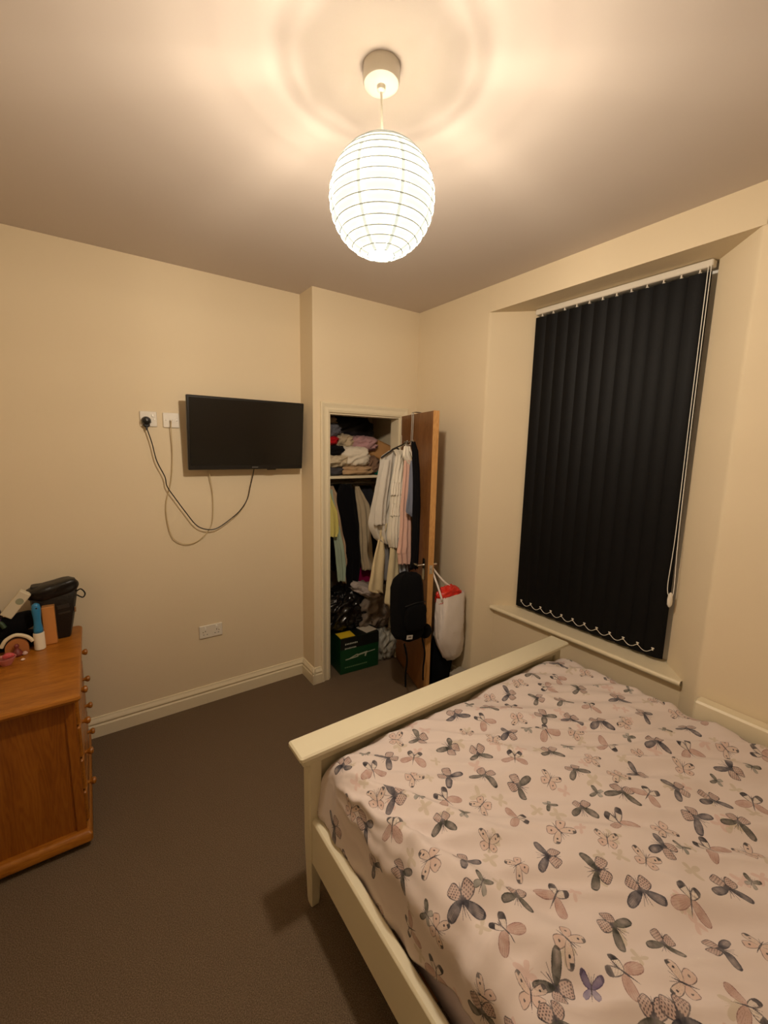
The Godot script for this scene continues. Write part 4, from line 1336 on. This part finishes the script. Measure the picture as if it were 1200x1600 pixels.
		if s[0] == "frilled_blouse":
			part("collar", garment([[1.757, 1.80, 1.855], [1.692, 1.79, 1.885], [1.65, 1.82, 1.905], [1.597, 1.865, 1.91]], -2.335, 0.014, 6.0, 0.01, 9), cloth(c8(232, 224, 208)), t)
			for k in 2:
				part("frill", garment([[1.50 - k * 0.15, 1.765, 1.83], [1.46 - k * 0.15, 1.752, 1.845], [1.41 - k * 0.15, 1.745, 1.85]], -2.402, 0.006, 9.0, 0.005, 20 + k), cloth(c8(230, 222, 206)), t)

	# backpack on the inner handle
	var bk := thing("backpack", "black backpack hanging from the inner handle of the open cupboard door", "backpack", V(1.64, 0.46, -2.0))
	var black := cloth(c8(11, 11, 13))
	black.rim = 0.1
	var cx := 1.635
	var nzb := noise(0.9, 3, 71)
	g = Geo.new()
	g.limit = 180.0
	var rings := []
	for q in [[0.455, 0.075, 0.05], [0.462, 0.105, 0.075], [0.50, 0.126, 0.09], [0.60, 0.132, 0.095], [0.76, 0.130, 0.09], [0.88, 0.124, 0.08], [0.945, 0.108, 0.065], [0.975, 0.07, 0.045], [0.985, 0.03, 0.02]]:
		var ring := PackedVector3Array()
		for k in 40:
			var a := TAU * k / 40
			var sx := signf(cos(a)) * pow(absf(cos(a)), 0.55)
			var sz := signf(sin(a)) * pow(absf(sin(a)), 0.55)
			ring.append(V(cx + 0.03 * (0.9 - q[0]) + sx * q[1] * 0.83 + 0.012 * nzb.get_noise_2d(q[0] * 2.0, a), 0.51 + (q[0] - 0.455) * 0.83 + 0.01 * sin(a * 3.0), -2.05 + sz * q[2] * 0.85 * (1.0 + 0.15 * nzb.get_noise_2d(a, q[0] * 3.0))))
		rings.append(ring)
	g.loft(rings)
	part("main_compartment", g, black, bk)
	part("front_pocket", soft(V(cx + 0.012, 0.675, -1.968), V(0.17, 0.17, 0.04), 4.0, 0.08, 1.0, 3), black, bk)
	g = Geo.new()
	g.tube(smooth_path([V(cx - 0.075, 0.765, -1.968), V(cx + 0.01, 0.775, -1.962), V(cx + 0.09, 0.765, -1.968)]), 0.003, 6)
	part("zip", g, mat(c8(30, 30, 32), 0.3), bk)
	g = Geo.new()
	g.box(V(cx - 0.035, 0.552, -1.966), V(0.045, 0.028, 0.003), 0.001, yaw(-6.0) * Basis(Vector3.BACK, -0.12))
	var lab := part("label_patch", g, mat(c8(196, 190, 182), 0.7), bk, "small white label patch")
	g = Geo.new()
	g.box(V(cx - 0.035, 0.554, -1.964), V(0.022, 0.006, 0.0008), 0.0, yaw(-6.0) * Basis(Vector3.BACK, -0.12))
	part("label_mark", g, M.dark_hole, lab)
	g = Geo.new()
	g.tube(smooth_path([V(cx + 0.03, 0.97, -2.06), V(cx + 0.07, 1.0, -2.1), V(1.762, 0.968, -2.17), V(cx + 0.09, 0.985, -2.12), V(cx + 0.05, 0.96, -2.08)]), 0.008, 8)
	part("carry_loop", g, black, bk)
	for x in [-0.05, 0.1]:
		g = Geo.new()
		g.tube(smooth_path([V(cx + x, 0.5, -2.0), V(cx + x + 0.01, 0.4, -1.98), V(cx + x + 0.006, 0.3, -1.985), V(cx + x + 0.012, 0.2, -1.99)]), 0.006, 6)
		part("strap_end", g, black, bk)
	part("hip_wing", soft(V(cx + 0.15, 0.52, -2.03), V(0.1, 0.1, 0.05), 2.2, 0.2, 1.0, 6, Basis(Vector3.BACK, -0.6)), black, bk)

	# carrier bag on the outer handle
	var cb := thing("carrier_bag", "white carrier bag holding something red hung from the outer handle of the door", "bag", V(2.0, 0.26, -2.02))
	var film := mat(c8(232, 222, 216), 0.4)
	film.backlight_enabled = true
	film.backlight = Color(0.3, 0.28, 0.26)
	g = Geo.new()
	g.limit = 70.0
	rings = []
	var nz := noise(3.0, 3, 5)
	var prof := [[0.25, 0.02, 0.012], [0.262, 0.055, 0.03], [0.3, 0.088, 0.05], [0.4, 0.118, 0.07], [0.5, 0.125, 0.075], [0.62, 0.125, 0.07], [0.7, 0.122, 0.06], [0.745, 0.118, 0.052]]
	for i in 30:
		var t := i / 29.0 * (prof.size() - 1)
		var j := mini(int(t), prof.size() - 2)
		var q0 = prof[j]
		var q1 = prof[j + 1]
		var u := t - j
		var ring := PackedVector3Array()
		for k in 48:
			var a := TAU * k / 48
			var y := lerpf(q0[0], q1[0], u)
			var k2 := 1.0 - 0.22 * absf(nz.get_noise_3d(cos(a) * 0.7, y * 0.9, sin(a) * 0.7)) - 0.1 * absf(sin(a * 2.5 + y * 6.0)) + 0.08
			ring.append(V(2.0 + 0.05 * clampf((0.45 - y) / 0.2, 0.0, 1.0) + signf(cos(a)) * pow(absf(cos(a)), 0.8) * lerpf(q0[1], q1[1], u) * k2, y + 0.012 * sin(a + 0.6) * u, -2.02 + sin(a) * lerpf(q0[2], q1[2], u) * k2))
		rings.append(ring)
	g.loft(rings, false)
	part("sack", g, film, cb)
	g = Geo.new()
	g.tube(smooth_path([V(1.885, 0.74, -1.985), V(1.878, 0.82, -2.02), V(1.872, 0.93, -2.085), V(1.874, 0.962, -2.1), V(1.89, 0.93, -2.09), V(1.95, 0.84, -2.04), V(2.07, 0.745, -2.0)]), 0.007, 8)
	part("handle", g, film, cb)
	var red := mat(c8(206, 46, 34), 0.25)
	solo("red_parcel", soft(V(1.995, 0.72, -2.025), V(0.2, 0.16, 0.08), 2.2, 0.4, 1.6, 8, Basis(Vector3.BACK, -0.35), 0.0, true, 56), red, "shiny red plastic parcel sticking out of the white carrier bag", "parcel")
	solo("black_bag", soft(V(2.03, 0.2, -2.13), V(0.16, 0.4, 0.14), 3.0, 0.2, 1.0, 13, Basis.IDENTITY, 0.0, false, 40), black, "black bag on the floor behind the open cupboard door under the carrier bag", "bag")
	g = Geo.new()
	g.box(V(2.07, 0.09, -1.93), V(0.13, 0.18, 0.16), 0.01, yaw(10.0))
	solo("grey_box", g, mat(c8(150, 142, 130), 0.6), "small light grey box on the floor against the window wall behind the footboard", "box")

func numbered_base(s: String) -> String:
	return s


# ---------------------------------------------------------------- things on the chest of drawers
func build_dresser_things() -> void:
	var y := 0.728
	# black handbag
	var b := thing("handbag", "black handbag standing at the back corner of the chest of drawers", "handbag", V(-0.2, y, -2.7))
	var leather := mat(c8(14, 12, 12), 0.4)
	relief(leather, lumpy, 6.0, 0.1)
	leather.uv1_world_triplanar = false
	var g := Geo.new()
	var rings := []
	for q in [[y, -0.245, -0.142, 0.045], [y + 0.01, -0.25, -0.138, 0.05], [y + 0.1, -0.27, -0.12, 0.058], [y + 0.2, -0.288, -0.103, 0.06], [y + 0.25, -0.292, -0.096, 0.05], [y + 0.29, -0.285, -0.1, 0.03]]:
		var ring := PackedVector3Array()
		for p in [Vector2(1, -0.7), Vector2(1, 0.7), Vector2(0.9, 1), Vector2(-0.9, 1), Vector2(-1, 0.7), Vector2(-1, -0.7), Vector2(-0.9, -1), Vector2(0.9, -1)]:
			ring.append(V(lerpf(q[1], q[2], p.x * 0.5 + 0.5), q[0], -2.7 + p.y * q[3]))
		rings.append(ring)
	g.loft(rings)
	part("body", g, leather, b)
	part("flap", soft(V(-0.2, y + 0.262, -2.692), V(0.2, 0.075, 0.13), 4.5, 0.2, 1.0, 7, Basis(Vector3.BACK, 0.2), 0.0, false, 40), leather, b)
	g = Geo.new()
	g.box(V(-0.16, y + 0.175, -2.638), V(0.05, 0.02, 0.004), 0.001, Basis(Vector3.BACK, 0.1))
	g.box(V(-0.158, y + 0.14, -2.641), V(0.05, 0.008, 0.004), 0.001, Basis(Vector3.BACK, 0.1))
	part("front_strap", g, mat(c8(48, 45, 42), 0.3), b)
	g = Geo.new()
	g.box(V(-0.112, y + 0.15, -2.65), V(0.008, 0.03, 0.02), 0.002)
	part("metal_stud", g, M.chrome, b)
	g = Geo.new()
	g.tube(smooth_path([V(-0.1, y + 0.24, -2.66), V(-0.08, y + 0.25, -2.655), V(-0.064, y + 0.225, -2.65), V(-0.075, y + 0.205, -2.65), V(-0.1, y + 0.22, -2.66)]), 0.0035, 8)
	part("strap_ring", g, leather, b)
	# copper coloured carton
	var foil := mat(c8(216, 152, 88), 0.32, 0.35)
	g = box_geo(V(-0.245, y, -2.655), V(-0.194, y + 0.196, -2.6), 0.002)
	solo("copper_carton", g, foil, "tall shiny copper coloured carton in front of the black handbag", "box")
	# lint roller
	var lr := thing("lint_roller", "white lint roller standing on end with a blue handle", "lint roller", V(-0.261, y, -2.57))
	g = Geo.new()
	g.lathe([Vector2(0.02, 0.0), Vector2(0.0225, 0.002), Vector2(0.0225, 0.083), Vector2(0.02, 0.086)], 28, V(-0.261, y, -2.57))
	part("paper_roll", g, mat(c8(232, 222, 200), 0.8), lr)
	g = Geo.new()
	g.limit = 180.0
	g.lathe([Vector2(0.019, 0.085), Vector2(0.0195, 0.1), Vector2(0.0155, 0.13), Vector2(0.015, 0.155), Vector2(0.018, 0.19), Vector2(0.0185, 0.21), Vector2(0.015, 0.228), Vector2(0.006, 0.235)], 24, V(-0.261, y, -2.57))
	part("handle", g, mat(c8(42, 122, 170), 0.35), lr)
	g = Geo.new()
	g.lathe([Vector2(0.0035, 0.0), Vector2(0.0035, 0.003)], 12, V(-0.258, y + 0.214, -2.5535), Basis(Vector3.RIGHT, PI / 2))
	part("hanging_hole", g, M.dark_hole, lr)
	# black pouch
	var dark := cloth(c8(12, 11, 13))
	solo("pouch", soft(V(-0.375, y + 0.115, -2.65), V(0.24, 0.1, 0.09), 2.4, 0.12, 1.0, 15, Basis(Vector3.BACK, 0.3), 0.0, false, 40), dark, "soft black pouch lying behind the wooden ornament", "pouch")
	g = soft(V(-0.4, y + 0.035, -2.66), V(0.3, 0.07, 0.12), 3.0, 0.1, 1.0, 16)
	solo("black_scarf", g, dark, "folded black scarf under the soft black pouch", "scarf")
	# tilted white carton
	var wc := thing("white_carton", "white carton with a grey green round spot propped at a slant on the pouch", "box", V(-0.338, y + 0.17, -2.64))
	var bs := Basis(Vector3.BACK, deg_to_rad(-38.0))
	var c := V(-0.34, y + 0.227, -2.635)
	g = Geo.new()
	g.box(c, V(0.05, 0.135, 0.04), 0.003, bs)
	part("carton", g, mat(c8(206, 196, 172), 0.6), wc)
	g = Geo.new()
	g.lathe([Vector2(0.016, 0.0), Vector2(0.016, 0.0006)], 24, c + bs * V(0.004, 0.022, 0.02), Basis(Vector3.RIGHT, PI / 2))
	part("printed_spot", g, mat(c8(142, 146, 122), 0.6), wc)
	g = Geo.new()
	g.box(V(-0.46, y + 0.15, -2.66), V(0.12, 0.1, 0.08), 0.012, Basis(Vector3.BACK, 0.2))
	solo("purple_carton", g, mat(c8(58, 34, 62), 0.5), "dark purple carton behind the white slanted carton", "box")
	g = Geo.new()
	g.tube(smooth_path([V(-0.425, y + 0.14, -2.6), V(-0.4, y + 0.155, -2.595), V(-0.385, y + 0.13, -2.59)]), 0.01, 10)
	solo("small_tube", g, mat(c8(44, 66, 44), 0.5), "small dark green tube end beside the white slanted carton", "tube")
	# arched wooden ornament with a pale rim
	var orn := thing("arched_ornament", "small arched wooden ornament with a pale roof edge and a seated figure", "ornament", V(-0.344, y, -2.55))
	var arch := []
	for k in 17:
		var a := PI * k / 16.0
		arch.append(Vector2(cos(a) * 0.044, 0.03 + sin(a) * 0.045))
	arch.append(Vector2(-0.044, 0.0))
	arch.append(Vector2(0.044, 0.0))
	g = Geo.new()
	g.prism(arch, V(-0.346, y, -2.575), V(1, 0, 0), V(0, 1, 0), V(0, 0, 0.018))
	part("back_board", g, mat(c8(176, 112, 62), 0.5), orn)
	g = Geo.new()
	g.tube(smooth_path([V(-0.402, y + 0.045, -2.562), V(-0.382, y + 0.078, -2.562), V(-0.345, y + 0.095, -2.562), V(-0.306, y + 0.078, -2.562), V(-0.285, y + 0.05, -2.562)]), 0.0085, 8)
	part("roof_edge", g, mat(c8(222, 208, 178), 0.7), orn)
	g = Geo.new()
	g.limit = 180.0
	g.lathe([Vector2(0.02, 0.0), Vector2(0.022, 0.012), Vector2(0.012, 0.028), Vector2(0.006, 0.036), Vector2(0.0095, 0.043), Vector2(0.01, 0.05), Vector2(0.005, 0.058)], 18, V(-0.344, y, -2.54))
	part("seated_figure", g, mat(c8(122, 52, 46), 0.5), orn)
	g = Geo.new()
	g.limit = 180.0
	g.lathe([Vector2(0.008, 0.0), Vector2(0.012, 0.006), Vector2(0.006, 0.016)], 14, V(-0.316, y, -2.535))
	part("pale_rock", g, mat(c8(206, 170, 160), 0.5), orn)
	# pink trinket dish
	var pk := thing("trinket_dish", "small pink glazed trinket dish at the left front of the chest top", "dish", V(-0.372, y, -2.46))
	g = Geo.new()
	g.lathe([Vector2(0.02, 0.0), Vector2(0.022, 0.004), Vector2(0.034, 0.024), Vector2(0.038, 0.034), Vector2(0.034, 0.034), Vector2(0.02, 0.01)], 28, V(-0.375, y, -2.46))
	part("bowl", g, mat(c8(196, 120, 112), 0.15), pk)
	solo("wrapped_sweet", soft(V(-0.362, y + 0.043, -2.455), V(0.042, 0.024, 0.03), 2.2, 0.4, 2.0, 19), mat(c8(196, 82, 86), 0.2), "shiny pink wrapped sweet in the trinket dish", "sweet")
	g = Geo.new()
	g.lathe([Vector2(0.004, 0.0), Vector2(0.009, 0.004), Vector2(0.003, 0.01)], 12, V(-0.318, y, -2.47))
	solo("pale_bead", g, mat(c8(226, 196, 176), 0.3), "single pale bead on the chest top beside the trinket dish", "bead")
